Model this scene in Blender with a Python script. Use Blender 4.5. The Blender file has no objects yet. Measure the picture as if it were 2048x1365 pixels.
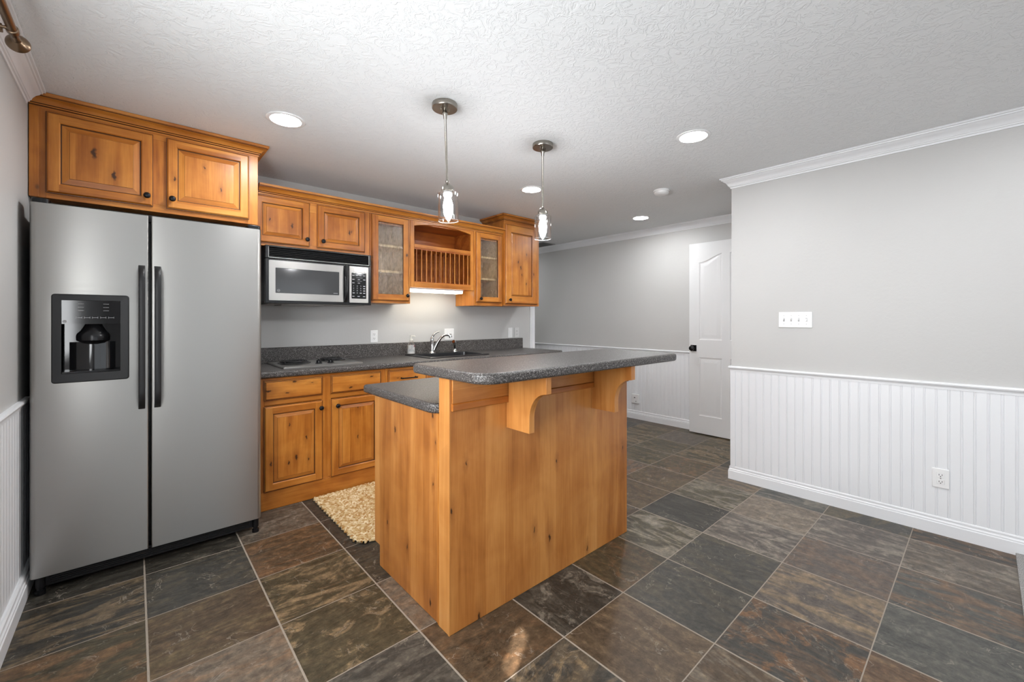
import bpy, bmesh, math, random
from mathutils import Vector, Matrix

# ------------------------------------------------------------------ camera, world, lights, exposure
scn = bpy.context.scene
COL = scn.collection
R = math.radians

cam_d = bpy.data.cameras.new('camera')
cam = bpy.data.objects.new('camera', cam_d)
COL.objects.link(cam)
cam_d.sensor_fit = 'HORIZONTAL'
cam_d.sensor_width = 36.0
cam_d.lens = 844.565 / 2048 * 36.0
cam_d.shift_y = -(682.5 - 639.35) / 2048
cam_d.clip_start = 0.02
cam.location = (-0.0356, -2.7481, 1.2567)
cam.rotation_euler = (R(90), 0, 0.8419 - R(90))
scn.camera = cam

scn.view_settings.view_transform = 'Standard'
scn.view_settings.look = 'None'
scn.view_settings.gamma = 1.0
scn.view_settings.use_curve_mapping = False
scn.view_settings.exposure = 0.20

world = bpy.data.worlds.new('daylight')
scn.world = world
world.use_nodes = True
world.node_tree.nodes['Background'].inputs[0].default_value = (0.80, 0.90, 1.0, 1)
world.node_tree.nodes['Background'].inputs[1].default_value = 1.0


def area_light(name, loc, rot, sx, sy, watts, color):
    d = bpy.data.lights.new(name, 'AREA')
    d.shape = 'RECTANGLE'
    d.size, d.size_y = sx, sy
    d.energy = watts
    d.color = color
    o = bpy.data.objects.new(name, d)
    COL.objects.link(o)
    o.location = loc
    o.rotation_euler = rot
    return o


# daylight entering through the window on the left (out of frame) and the glazed door behind the camera
area_light('daylight_left_window', (-0.47, -1.95, 1.38), (0, R(-90), 0), 0.84, 1.60, 50, (0.95, 0.98, 1.0))
area_light('daylight_glazed_door', (1.6, -6.42, 1.12), (R(90), 0, 0), 3.4, 2.1, 16, (0.97, 0.985, 1.0))

# sun through the slit in the unseen panel added over the left window
sun_d = bpy.data.lights.new('sun', 'SUN')
sun_d.energy = 20.0
sun_d.angle = R(0.5)
sun_d.color = (1.0, 0.90, 0.82)
sun = bpy.data.objects.new('sun', sun_d)
COL.objects.link(sun)
sun.rotation_euler = Vector((-1.58, -0.97, 1.85)).to_track_quat('Z', 'Y').to_euler()

CAN_EMIT = 190.0
BULB_EMIT = 215.0
FLUOR_EMIT = 8.5

# ------------------------------------------------------------------ measured layout (metres)
CEIL = 2.368
XL = -0.425          # left wall face
XR = 3.480           # right wall face
XH = 4.700           # hall wall face
YK = 0.985           # kitchen wall face
YE = -1.415          # end of the right wall
XE = 3.650           # end of the kitchen wall
YB = -6.50           # wall behind the camera
TILE = 0.41


# ------------------------------------------------------------------ material helpers
def new_mat(name):
    m = bpy.data.materials.new(name)
    m.use_nodes = True
    nt = m.node_tree
    b = nt.nodes['Principled BSDF']
    return m, nt, b


def N(nt, typ, **kw):
    n = nt.nodes.new(typ)
    for k, v in kw.items():
        if k == 'inp':
            for kk, vv in v.items():
                n.inputs[kk].default_value = vv
        else:
            setattr(n, k, v)
    return n


def L(nt, a, b):
    nt.links.new(a, b)


def ramp(nt, stops, interp='LINEAR'):
    r = nt.nodes.new('ShaderNodeValToRGB')
    r.color_ramp.interpolation = interp
    el = r.color_ramp.elements
    while len(el) < len(stops):
        el.new(0.5)
    for e, (p, c) in zip(el, stops):
        e.position = p
        e.color = (c[0], c[1], c[2], 1) if len(c) == 3 else c
    return r


def math_n(nt, op, a, b=None, c=None):
    n = nt.nodes.new('ShaderNodeMath')
    n.operation = op
    for i, v in enumerate((a, b, c)):
        if v is None:
            continue
        if isinstance(v, (int, float)):
            n.inputs[i].default_value = v
        else:
            nt.links.new(v, n.inputs[i])
    return n.outputs[0]


def mix_col(nt, fac, a, b, mode='MIX'):
    n = nt.nodes.new('ShaderNodeMix')
    n.data_type = 'RGBA'
    n.blend_type = mode
    if isinstance(fac, (int, float)):
        n.inputs[0].default_value = fac
    else:
        nt.links.new(fac, n.inputs[0])
    for idx, v in ((6, a), (7, b)):
        if isinstance(v, tuple):
            n.inputs[idx].default_value = (v[0], v[1], v[2], 1)
        else:
            nt.links.new(v, n.inputs[idx])
    return n.outputs[2]


def bump(nt, height, bsdf, strength=0.3, dist=0.01):
    b = nt.nodes.new('ShaderNodeBump')
    b.inputs['Strength'].default_value = strength
    b.inputs['Distance'].default_value = dist
    nt.links.new(height, b.inputs['Height'])
    nt.links.new(b.outputs[0], bsdf.inputs['Normal'])
    return b


def obj_coords(nt, scale=(1, 1, 1), rnd=0.0):
    tc = nt.nodes.new('ShaderNodeTexCoord')
    out = tc.outputs['Object']
    if rnd:
        oi = nt.nodes.new('ShaderNodeObjectInfo')
        v = nt.nodes.new('ShaderNodeVectorMath')
        v.operation = 'SCALE'
        v.inputs[0].default_value = (rnd, rnd * 0.73, rnd * 1.31)
        nt.links.new(oi.outputs['Random'], v.inputs['Scale'])
        a = nt.nodes.new('ShaderNodeVectorMath')
        a.operation = 'ADD'
        nt.links.new(out, a.inputs[0])
        nt.links.new(v.outputs[0], a.inputs[1])
        out = a.outputs[0]
    mp = nt.nodes.new('ShaderNodeMapping')
    mp.inputs['Scale'].default_value = scale
    nt.links.new(out, mp.inputs['Vector'])
    return mp.outputs[0], out


def plain(name, col, rough=0.5, metal=0.0, spec=0.5, coat=0.0):
    m, nt, b = new_mat(name)
    b.inputs['Base Color'].default_value = (*col, 1)
    b.inputs['Roughness'].default_value = rough
    b.inputs['Metallic'].default_value = metal
    b.inputs['Specular IOR Level'].default_value = spec
    b.inputs['Coat Weight'].default_value = coat
    return m


def painted(name, col, rough=0.55, bscale=60.0, bstr=0.12, bdist=0.002, detail=3.0):
    m, nt, b = new_mat(name)
    v, _ = obj_coords(nt)
    n = N(nt, 'ShaderNodeTexNoise', inp={'Scale': bscale, 'Detail': detail, 'Roughness': 0.6})
    L(nt, v, n.inputs['Vector'])
    n2 = N(nt, 'ShaderNodeTexNoise', inp={'Scale': 1.3, 'Detail': 2.0})
    L(nt, v, n2.inputs['Vector'])
    r = ramp(nt, [(0.3, tuple(c * 0.975 for c in col)), (0.7, tuple(min(1, c * 1.02) for c in col))])
    L(nt, n2.outputs[0], r.inputs[0])
    L(nt, r.outputs[0], b.inputs['Base Color'])
    b.inputs['Roughness'].default_value = rough
    bump(nt, n.outputs[0], b, bstr, bdist)
    return m


def wood(name, axis, tint=(1, 1, 1), rough=0.34, knots=1.0, plank=0.085, dark=1.0, at=None, contrast=1.0):
    """knotty alder, grain along the given axis"""
    m, nt, b = new_mat(name)
    s_across, s_along = 13.0, 1.1
    sc = [s_across] * 3
    sc['xyz'.index(axis)] = s_along
    v, raw = obj_coords(nt, tuple(sc), 7.0)
    n1 = N(nt, 'ShaderNodeTexNoise', inp={'Scale': 1.0, 'Detail': 5.0, 'Roughness': 0.55, 'Distortion': 0.9})
    L(nt, v, n1.inputs['Vector'])
    # fine pores
    mp = N(nt, 'ShaderNodeMapping')
    sf = [150.0] * 3
    sf['xyz'.index(axis)] = 5.0
    mp.inputs['Scale'].default_value = sf
    L(nt, raw, mp.inputs['Vector'])
    n2 = N(nt, 'ShaderNodeTexNoise', inp={'Scale': 1.0, 'Detail': 2.0})
    L(nt, mp.outputs[0], n2.inputs['Vector'])
    # large soft mottling
    n3 = N(nt, 'ShaderNodeTexNoise', inp={'Scale': 4.5, 'Detail': 3.0, 'Roughness': 0.6, 'Distortion': 0.5})
    L(nt, raw, n3.inputs['Vector'])
    # glued-up staves
    sep = N(nt, 'ShaderNodeSeparateXYZ')
    L(nt, raw, sep.inputs[0])
    oth = [sep.outputs[i] for i in range(3) if 'xyz'[i] != axis]
    q = math_n(nt, 'FLOOR', math_n(nt, 'DIVIDE', math_n(nt, 'ADD', oth[0], oth[1]), plank))
    wn = N(nt, 'ShaderNodeTexWhiteNoise', noise_dimensions='1D')
    L(nt, q, wn.inputs['W'])
    f = math_n(nt, 'ADD', math_n(nt, 'MULTIPLY', n1.outputs[0], 0.55), math_n(nt, 'MULTIPLY', n3.outputs[0], 0.35))
    f = math_n(nt, 'ADD', f, math_n(nt, 'MULTIPLY', math_n(nt, 'SUBTRACT', wn.outputs[0], 0.5), 0.16))
    f = math_n(nt, 'ADD', f, math_n(nt, 'MULTIPLY', math_n(nt, 'SUBTRACT', n2.outputs[0], 0.5), 0.16))
    d = dark
    stops = [(0.26, (0.27 * d, 0.082 * d, 0.010 * d)), (0.40, (0.45 * d, 0.165 * d, 0.025 * d)),
             (0.52, (0.58 * d, 0.245 * d, 0.044 * d)), (0.68, (0.70 * d, 0.345 * d, 0.080 * d))]
    stops = [(0.48 + (p - 0.48) / contrast, c) for p, c in stops]
    stops = [(p, tuple(c[i] * tint[i] for i in range(3))) for p, c in stops]
    r = ramp(nt, stops)
    L(nt, f, r.inputs[0])
    col = r.outputs[0]
    # knots
    if at is None:
        mk = N(nt, 'ShaderNodeMapping')
        sk = [5.6] * 3
        sk['xyz'.index(axis)] = 3.6
        mk.inputs['Scale'].default_value = sk
        L(nt, raw, mk.inputs['Vector'])
        nd = N(nt, 'ShaderNodeTexNoise', inp={'Scale': 9.0, 'Detail': 2.0})
        L(nt, raw, nd.inputs['Vector'])
        va = N(nt, 'ShaderNodeVectorMath', operation='MULTIPLY_ADD')
        L(nt, nd.outputs['Color'], va.inputs[0])
        va.inputs[1].default_value = (0.10, 0.10, 0.10)
        L(nt, mk.outputs[0], va.inputs[2])
        vo = N(nt, 'ShaderNodeTexVoronoi', inp={'Scale': 1.0})
        L(nt, va.outputs[0], vo.inputs['Vector'])
        sc2 = N(nt, 'ShaderNodeSeparateColor')
        L(nt, vo.outputs['Color'], sc2.inputs[0])
        pick = math_n(nt, 'GREATER_THAN', sc2.outputs[0], 0.45)
        size = math_n(nt, 'MULTIPLY_ADD', sc2.outputs[1], 0.12, 0.04)
        rel = math_n(nt, 'DIVIDE', vo.outputs['Distance'], size)
    else:
        # knots where this board has them: (x, y, z, radius), long along the grain
        tc2 = N(nt, 'ShaderNodeTexCoord')
        nd = N(nt, 'ShaderNodeTexNoise', inp={'Scale': 48.0, 'Detail': 3.0})
        L(nt, tc2.outputs['Object'], nd.inputs['Vector'])
        va = N(nt, 'ShaderNodeVectorMath', operation='MULTIPLY_ADD')
        L(nt, nd.outputs['Color'], va.inputs[0])
        va.inputs[1].default_value = (0.022, 0.022, 0.022)
        L(nt, tc2.outputs['Object'], va.inputs[2])
        rel, pick = None, 1.0
        for kx, ky, kz, kr in at:
            sb = N(nt, 'ShaderNodeVectorMath', operation='SUBTRACT')
            L(nt, va.outputs[0], sb.inputs[0])
            sb.inputs[1].default_value = ((kx or 0) + .011, (ky or 0) + .011, kz + .011)
            ml = N(nt, 'ShaderNodeVectorMath', operation='MULTIPLY')
            L(nt, sb.outputs[0], ml.inputs[0])
            sv = [1.0 / kr] * 3
            sv['xyz'.index(axis)] = 0.34 / kr
            if kx is None:
                sv[0] = 0.0
            if ky is None:
                sv[1] = 0.0
            ml.inputs[1].default_value = sv
            ln = N(nt, 'ShaderNodeVectorMath', operation='LENGTH')
            L(nt, ml.outputs[0], ln.inputs[0])
            rel = ln.outputs['Value'] if rel is None else math_n(nt, 'MINIMUM', rel, ln.outputs['Value'])
    halo = ramp(nt, [(0.0, (1, 1, 1)), (1.0, (0, 0, 0))])
    L(nt, math_n(nt, 'DIVIDE', rel, 3.0), halo.inputs[0])
    core = ramp(nt, [(0.30, (1, 1, 1)), (0.62, (0, 0, 0))])
    L(nt, rel, core.inputs[0])
    col = mix_col(nt, math_n(nt, 'MULTIPLY', math_n(nt, 'MULTIPLY', halo.outputs[0], pick), 0.55 * knots), col,
                  (0.22 * tint[0], 0.065 * tint[1], 0.010 * tint[2]))
    col = mix_col(nt, math_n(nt, 'MULTIPLY', math_n(nt, 'MULTIPLY', core.outputs[0], pick), 0.92 * knots), col, (0.035, 0.013, 0.006))
    L(nt, col, b.inputs['Base Color'])
    b.inputs['Roughness'].default_value = rough
    b.inputs['Specular IOR Level'].default_value = 0.45
    bump(nt, n2.outputs[0], b, 0.05, 0.001)
    return m


W_T = (0.96, 0.87, 0.80)
M = {}
M['wood_z'] = wood('amber_alder_upright', 'z', tint=W_T)
M['wood_x'] = wood('amber_alder_lengthwise', 'x', tint=W_T)
M['wood_y'] = wood('amber_alder_crosswise', 'y', tint=W_T)
M['wood_in'] = wood('stained_interior', 'x', knots=0.3, tint=(0.72, 0.50, 0.42))
M['isl_z'] = wood('honey_alder_upright', 'z', tint=(0.98, 0.99, 1.42), knots=0.6, plank=0.11, contrast=0.75)
M['isl_x'] = wood('honey_alder_lengthwise', 'x', tint=(0.98, 0.99, 1.42), knots=0.6, contrast=0.75)
M['strip'] = wood('russet_alder_lengthwise', 'x', tint=(0.80, 0.66, 0.70), knots=0.3)
M['glaze'] = plain('brown_glaze', (0.085, 0.028, 0.008), 0.4)
M['iron'] = plain('dark_bronze', (0.012, 0.012, 0.014), 0.32, 0.6)
M['white'] = painted('white_trim_paint', (0.80, 0.81, 0.83), 0.38, 40, 0.04, 0.001)
M['door_w'] = painted('white_door_paint', (0.74, 0.745, 0.75), 0.42, 90, 0.05, 0.001)
M['plastic_w'] = plain('white_plastic', (0.82, 0.82, 0.82), 0.35)
M['plastic_i'] = plain('ivory_plastic', (0.72, 0.70, 0.64), 0.35)
M['black'] = plain('black_plastic', (0.008, 0.008, 0.009), 0.26, 0.0, 0.32)
M['black_m'] = plain('matte_black_plastic', (0.013, 0.013, 0.014), 0.45, 0.0, 0.35)
M['black_g'] = plain('glossy_black_panel', (0.010, 0.010, 0.011), 0.08)
M['slot'] = plain('dark_slot', (0.02, 0.02, 0.02), 0.6)
M['chrome'] = plain('chrome', (0.58, 0.58, 0.58), 0.08, 1.0)
M['nickel'] = plain('brushed_nickel', (0.33, 0.305, 0.27), 0.27, 1.0)
M['bronze'] = plain('antique_bronze', (0.23, 0.16, 0.105), 0.33, 1.0)
M['cream'] = plain('cream_melamine', (0.82, 0.65, 0.41), 0.5)
M['letter'] = plain('grey_lettering', (0.42, 0.42, 0.43), 0.5)
M['lcd'] = plain('grey_display', (0.30, 0.33, 0.33), 0.15)
M['coil'] = plain('burner_coil', (0.015, 0.015, 0.016), 0.55, 0.2)
M['sink'] = plain('black_composite', (0.018, 0.018, 0.020), 0.28)


def emit_mat(name, col, s):
    m = bpy.data.materials.new(name)
    m.use_nodes = True
    nt = m.node_tree
    nt.nodes.clear()
    e = nt.nodes.new('ShaderNodeEmission')
    e.inputs[0].default_value = (*col, 1)
    e.inputs[1].default_value = s
    o = nt.nodes.new('ShaderNodeOutputMaterial')
    nt.links.new(e.outputs[0], o.inputs[0])
    return m


M['can_lens'] = emit_mat('lit_lens', (0.97, 0.985, 1.0), CAN_EMIT)
M['bulb'] = emit_mat('lit_bulb', (0.98, 0.985, 1.0), BULB_EMIT)
M['fluor'] = emit_mat('lit_fluorescent_lens', (1.0, 0.93, 0.76), FLUOR_EMIT)


def stainless(name, rough=0.30):
    m, nt, b = new_mat(name)
    v, _ = obj_coords(nt, (2.0, 2.0, 260.0))
    n = N(nt, 'ShaderNodeTexNoise', inp={'Scale': 1.0, 'Detail': 2.0})
    L(nt, v, n.inputs['Vector'])
    b.inputs['Base Color'].default_value = (0.385, 0.377, 0.360, 1)
    b.inputs['Metallic'].default_value = 1.0
    b.inputs['Anisotropic'].default_value = 0.65
    tg = N(nt, 'ShaderNodeCombineXYZ')
    tg.inputs[2].default_value = 1.0
    L(nt, tg.outputs[0], b.inputs['Tangent'])
    L(nt, math_n(nt, 'MULTIPLY_ADD', n.outputs[0], 0.10, rough - 0.05), b.inputs['Roughness'])
    bump(nt, n.outputs[0], b, 0.04, 0.0005)
    return m


M['steel'] = stainless('brushed_stainless', 0.38)


def counter_mat():
    m, nt, b = new_mat('speckled_laminate')
    v, _ = obj_coords(nt)
    n = N(nt, 'ShaderNodeTexNoise', inp={'Scale': 235.0, 'Detail': 2.5, 'Roughness': 0.7})
    L(nt, v, n.inputs['Vector'])
    r = ramp(nt, [(0.38, (0.014, 0.012, 0.012)), (0.47, (0.047, 0.041, 0.038)), (0.55, (0.086, 0.077, 0.072)), (0.60, (0.155, 0.143, 0.137)), (0.67, (0.40, 0.385, 0.375))])
    L(nt, n.outputs[0], r.inputs[0])
    n2 = N(nt, 'ShaderNodeTexNoise', inp={'Scale': 700.0, 'Detail': 1.0})
    L(nt, v, n2.inputs['Vector'])
    c = mix_col(nt, 0.5, r.outputs[0], n2.outputs[0], 'OVERLAY')
    L(nt, c, b.inputs['Base Color'])
    b.inputs['Roughness'].default_value = 0.38
    bump(nt, n.outputs[0], b, 0.06, 0.001)
    return m


M['counter'] = counter_mat()


def ceiling_mat():
    m, nt, b = new_mat('knockdown_ceiling')
    v, _ = obj_coords(nt)
    n = N(nt, 'ShaderNodeTexNoise', inp={'Scale': 17.0, 'Detail': 4.0, 'Roughness': 0.6, 'Distortion': 0.9})
    L(nt, v, n.inputs['Vector'])
    r = ramp(nt, [(0.46, (0, 0, 0)), (0.50, (1, 1, 1)), (0.56, (0.75, 0.75, 0.75)), (0.60, (0.0, 0.0, 0.0))])
    L(nt, n.outputs[0], r.inputs[0])
    n2 = N(nt, 'ShaderNodeTexNoise', inp={'Scale': 45.0, 'Detail': 3.0})
    L(nt, v, n2.inputs['Vector'])
    h = math_n(nt, 'ADD', r.outputs[0], math_n(nt, 'MULTIPLY', n2.outputs[0], 0.5))
    b.inputs['Base Color'].default_value = (0.785, 0.80, 0.81, 1)
    b.inputs['Roughness'].default_value = 0.75
    bump(nt, h, b, 0.42, 0.0045)
    return m


M['ceiling'] = ceiling_mat()
M['wall'] = painted('warm_grey_wall', (0.535, 0.53, 0.52), 0.50, 55, 0.25, 0.003)
M['wall_h'] = M['wall']


def slate_mat():
    """floor tiles: the stone colours of each tile come from its own face attributes"""
    m, nt, b = new_mat('slate_tiles')
    tc = N(nt, 'ShaderNodeTexCoord')
    A = N(nt, 'ShaderNodeAttribute', attribute_name='stone')
    B = N(nt, 'ShaderNodeAttribute', attribute_name='vein')
    P = N(nt, 'ShaderNodeAttribute', attribute_name='grain')   # r: streak direction, g: streakiness, b: blotchiness
    sp = N(nt, 'ShaderNodeSeparateColor')
    L(nt, P.outputs['Color'], sp.inputs[0])
    co = tc.outputs['Object']
    # a different piece of stone in every tile
    dv = N(nt, 'ShaderNodeVectorMath', operation='SCALE')
    dv.inputs['Scale'].default_value = 1.0 / TILE
    L(nt, co, dv.inputs[0])
    fl = N(nt, 'ShaderNodeVectorMath', operation='FLOOR')
    L(nt, dv.outputs[0], fl.inputs[0])
    of = N(nt, 'ShaderNodeVectorMath', operation='MULTIPLY_ADD')
    L(nt, fl.outputs[0], of.inputs[0])
    of.inputs[1].default_value = (3.37, 5.11, 0)
    L(nt, co, of.inputs[2])

    def streak(sx, sy):
        mp = N(nt, 'ShaderNodeMapping')
        mp.inputs['Scale'].default_value = (sx, sy, 1)
        L(nt, of.outputs[0], mp.inputs['Vector'])
        n = N(nt, 'ShaderNodeTexNoise', inp={'Scale': 1.0, 'Detail': 9.0, 'Roughness': 0.60, 'Distortion': 2.2})
        L(nt, mp.outputs[0], n.inputs['Vector'])
        return n.outputs[0]
    sx = streak(2.6, 9.0)
    sy = streak(9.0, 2.6)
    st = N(nt, 'ShaderNodeMix')
    L(nt, sp.outputs[0], st.inputs[0])
    L(nt, sx, st.inputs[2])
    L(nt, sy, st.inputs[3])
    bl = N(nt, 'ShaderNodeTexNoise', inp={'Scale': 7.5, 'Detail': 9.0, 'Roughness': 0.66, 'Distortion': 1.0})
    L(nt, of.outputs[0], bl.inputs['Vector'])
    rs = ramp(nt, [(0.46, (0, 0, 0)), (0.56, (0.7, 0.7, 0.7)), (0.66, (1, 1, 1))])
    L(nt, st.outputs[0], rs.inputs[0])
    rb = ramp(nt, [(0.53, (0, 0, 0)), (0.60, (1, 1, 1))])
    L(nt, bl.outputs[0], rb.inputs[0])
    f1 = math_n(nt, 'MULTIPLY', rs.outputs[0], sp.outputs[1])
    f2 = math_n(nt, 'MULTIPLY', rb.outputs[0], sp.outputs[2])
    fac = math_n(nt, 'MINIMUM', math_n(nt, 'ADD', f1, f2), 1.0)
    col = mix_col(nt, fac, A.outputs['Color'], B.outputs['Color'])
    # darker cleft bands and fine mottling
    rd = ramp(nt, [(0.28, (0.45, 0.45, 0.45)), (0.385, (0.95, 0.95, 0.95)), (0.40, (0.40, 0.40, 0.40)), (0.415, (1, 1, 1)), (0.475, (0.92, 0.92, 0.92)), (0.482, (0.50, 0.50, 0.50)), (0.489, (1.0, 1.0, 1.0)), (0.575, (1.05, 1.04, 1.02)), (0.580, (1.5, 1.46, 1.4)), (0.586, (1.0, 1.0, 1.0))])
    L(nt, st.outputs[0], rd.inputs[0])
    col = mix_col(nt, 0.8, col, rd.outputs[0], 'MULTIPLY')
    fn = N(nt, 'ShaderNodeTexNoise', inp={'Scale': 26.0, 'Detail': 8.0, 'Roughness': 0.72})
    L(nt, of.outputs[0], fn.inputs['Vector'])
    rf = ramp(nt, [(0.30, (0.42, 0.42, 0.42)), (0.52, (1.0, 1.0, 1.0)), (0.72, (1.9, 1.85, 1.75))])
    L(nt, fn.outputs[0], rf.inputs[0])
    col = mix_col(nt, 0.9, col, rf.outputs[0], 'MULTIPLY')
    # thin pale cracks
    ck = N(nt, 'ShaderNodeTexNoise', inp={'Scale': 4.2, 'Detail': 5.0, 'Roughness': 0.55, 'Distortion': 1.0})
    L(nt, of.outputs[0], ck.inputs['Vector'])
    rc = ramp(nt, [(0.494, (0, 0, 0)), (0.500, (1, 1, 1)), (0.506, (0, 0, 0))])
    L(nt, ck.outputs[0], rc.inputs[0])
    gate = ramp(nt, [(0.47, (0, 0, 0)), (0.56, (1, 1, 1))])
    L(nt, bl.outputs[0], gate.inputs[0])
    col = mix_col(nt, math_n(nt, 'MULTIPLY', math_n(nt, 'MULTIPLY', rc.outputs[0], gate.outputs[0]), 0.7), col, (0.30, 0.26, 0.21))
    # grout
    fr = N(nt, 'ShaderNodeVectorMath', operation='FRACTION')
    L(nt, dv.outputs[0], fr.inputs[0])
    sx2 = N(nt, 'ShaderNodeSeparateXYZ')
    L(nt, fr.outputs[0], sx2.inputs[0])
    wob = math_n(nt, 'MULTIPLY', math_n(nt, 'SUBTRACT', fn.outputs[0], 0.5), 0.010)

    def edge(o):
        a = math_n(nt, 'SUBTRACT', 0.5, math_n(nt, 'ABSOLUTE', math_n(nt, 'SUBTRACT', o, 0.5)))
        return math_n(nt, 'ADD', a, wob)
    ex = math_n(nt, 'LESS_THAN', edge(sx2.outputs[0]), 0.0085)
    ey = math_n(nt, 'LESS_THAN', edge(sx2.outputs[1]), 0.0048)
    g = math_n(nt, 'MAXIMUM', ex, ey)
    gcol = mix_col(nt, fn.outputs[0], (0.22, 0.185, 0.15), (0.42, 0.365, 0.30))
    col = mix_col(nt, g, col, gcol)
    L(nt, col, b.inputs['Base Color'])
    rr = math_n(nt, 'MULTIPLY_ADD', fn.outputs[0], 0.25, 0.26)
    L(nt, math_n(nt, 'MAXIMUM', rr, math_n(nt, 'MULTIPLY', g, 0.8)), b.inputs['Roughness'])
    b.inputs['Specular IOR Level'].default_value = 0.34
    h = math_n(nt, 'ADD', math_n(nt, 'MULTIPLY', st.outputs[0], 1.2), math_n(nt, 'MULTIPLY', fn.outputs[0], 0.35))
    h = math_n(nt, 'SUBTRACT', h, math_n(nt, 'MULTIPLY', g, 0.8))
    bump(nt, h, b, 0.35, 0.006)
    return m


M['slate'] = slate_mat()


def rug_mat():
    m, nt, b = new_mat('jute_weave')
    v, _ = obj_coords(nt)
    n = N(nt, 'ShaderNodeTexVoronoi', inp={'Scale': 75.0})
    L(nt, v, n.inputs['Vector'])
    s = N(nt, 'ShaderNodeSeparateColor')
    L(nt, n.outputs['Color'], s.inputs[0])
    r = ramp(nt, [(0.0, (0.40, 0.20, 0.06)), (0.35, (0.55, 0.36, 0.16)), (0.7, (0.66, 0.50, 0.28)), (1.0, (0.80, 0.68, 0.46))])
    L(nt, s.outputs[0], r.inputs[0])
    n2 = N(nt, 'ShaderNodeTexNoise', inp={'Scale': 350.0, 'Detail': 3.0})
    L(nt, v, n2.inputs['Vector'])
    L(nt, mix_col(nt, 0.35, r.outputs[0], n2.outputs[0], 'OVERLAY'), b.inputs['Base Color'])
    b.inputs['Roughness'].default_value = 0.9
    b.inputs['Specular IOR Level'].default_value = 0.1
    bump(nt, n2.outputs[0], b, 0.5, 0.003)
    return m


M['rug'] = rug_mat()


def carpet_mat():
    m, nt, b = new_mat('grey_carpet')
    v, _ = obj_coords(nt)
    n = N(nt, 'ShaderNodeTexNoise', inp={'Scale': 420.0, 'Detail': 2.0})
    L(nt, v, n.inputs['Vector'])
    r = ramp(nt, [(0.35, (0.22, 0.21, 0.20)), (0.62, (0.72, 0.70, 0.68))])
    L(nt, n.outputs[0], r.inputs[0])
    L(nt, r.outputs[0], b.inputs['Base Color'])
    b.inputs['Roughness'].default_value = 1.0
    bump(nt, n.outputs[0], b, 1.0, 0.01)
    return m


M['carpet'] = carpet_mat()


def clear_glass(name, tint=(1, 1, 1), edge=0.35, rough=0.02):
    m = bpy.data.materials.new(name)
    m.use_nodes = True
    nt = m.node_tree
    nt.nodes.clear()
    t = N(nt, 'ShaderNodeBsdfTransparent')
    t.inputs[0].default_value = (*tint, 1)
    g = N(nt, 'ShaderNodeBsdfGlossy')
    g.inputs['Roughness'].default_value = rough
    lw = N(nt, 'ShaderNodeLayerWeight')
    lw.inputs[0].default_value = edge
    mx = N(nt, 'ShaderNodeMixShader')
    L(nt, math_n(nt, 'MULTIPLY_ADD', lw.outputs['Facing'], 0.55, 0.03), mx.inputs[0])
    L(nt, t.outputs[0], mx.inputs[1])
    L(nt, g.outputs[0], mx.inputs[2])
    o = N(nt, 'ShaderNodeOutputMaterial')
    L(nt, mx.outputs[0], o.inputs[0])
    return m


M['glass'] = clear_glass('clear_glass')


def rain_glass():
    m = bpy.data.materials.new('rain_glass')
    m.use_nodes = True
    nt = m.node_tree
    nt.nodes.clear()
    v, _ = obj_coords(nt, (60, 60, 22))
    n = N(nt, 'ShaderNodeTexNoise', inp={'Scale': 1.0, 'Detail': 3.0, 'Distortion': 1.0})
    L(nt, v, n.inputs['Vector'])
    bp = N(nt, 'ShaderNodeBump', inp={'Strength': 0.6, 'Distance': 0.01})
    L(nt, n.outputs[0], bp.inputs['Height'])
    t = N(nt, 'ShaderNodeBsdfTransparent')
    t.inputs[0].default_value = (0.93, 0.91, 0.87, 1)
    g = N(nt, 'ShaderNodeBsdfGlossy', inp={'Roughness': 0.18})
    L(nt, bp.outputs[0], g.inputs['Normal'])
    d = N(nt, 'ShaderNodeBsdfTranslucent')
    d.inputs[0].default_value = (0.5, 0.47, 0.42, 1)
    m1 = N(nt, 'ShaderNodeMixShader')
    r = ramp(nt, [(0.40, (0.02, 0.02, 0.02)), (0.72, (0.30, 0.30, 0.30))])
    L(nt, n.outputs[0], r.inputs[0])
    L(nt, r.outputs[0], m1.inputs[0])
    L(nt, t.outputs[0], m1.inputs[1])
    L(nt, d.outputs[0], m1.inputs[2])
    m2 = N(nt, 'ShaderNodeMixShader')
    m2.inputs[0].default_value = 0.07
    L(nt, m1.outputs[0], m2.inputs[1])
    L(nt, g.outputs[0], m2.inputs[2])
    o = N(nt, 'ShaderNodeOutputMaterial')
    L(nt, m2.outputs[0], o.inputs[0])
    return m


M['rain'] = rain_glass()
M['soap'] = clear_glass('clear_bottle', (0.97, 0.95, 0.93), 0.4, 0.05)


# ------------------------------------------------------------------ mesh helpers
def origin_of(o):
    p = Vector((0, 0, 0))
    while o is not None:
        p += o.location
        o = o.parent
    return p


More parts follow.
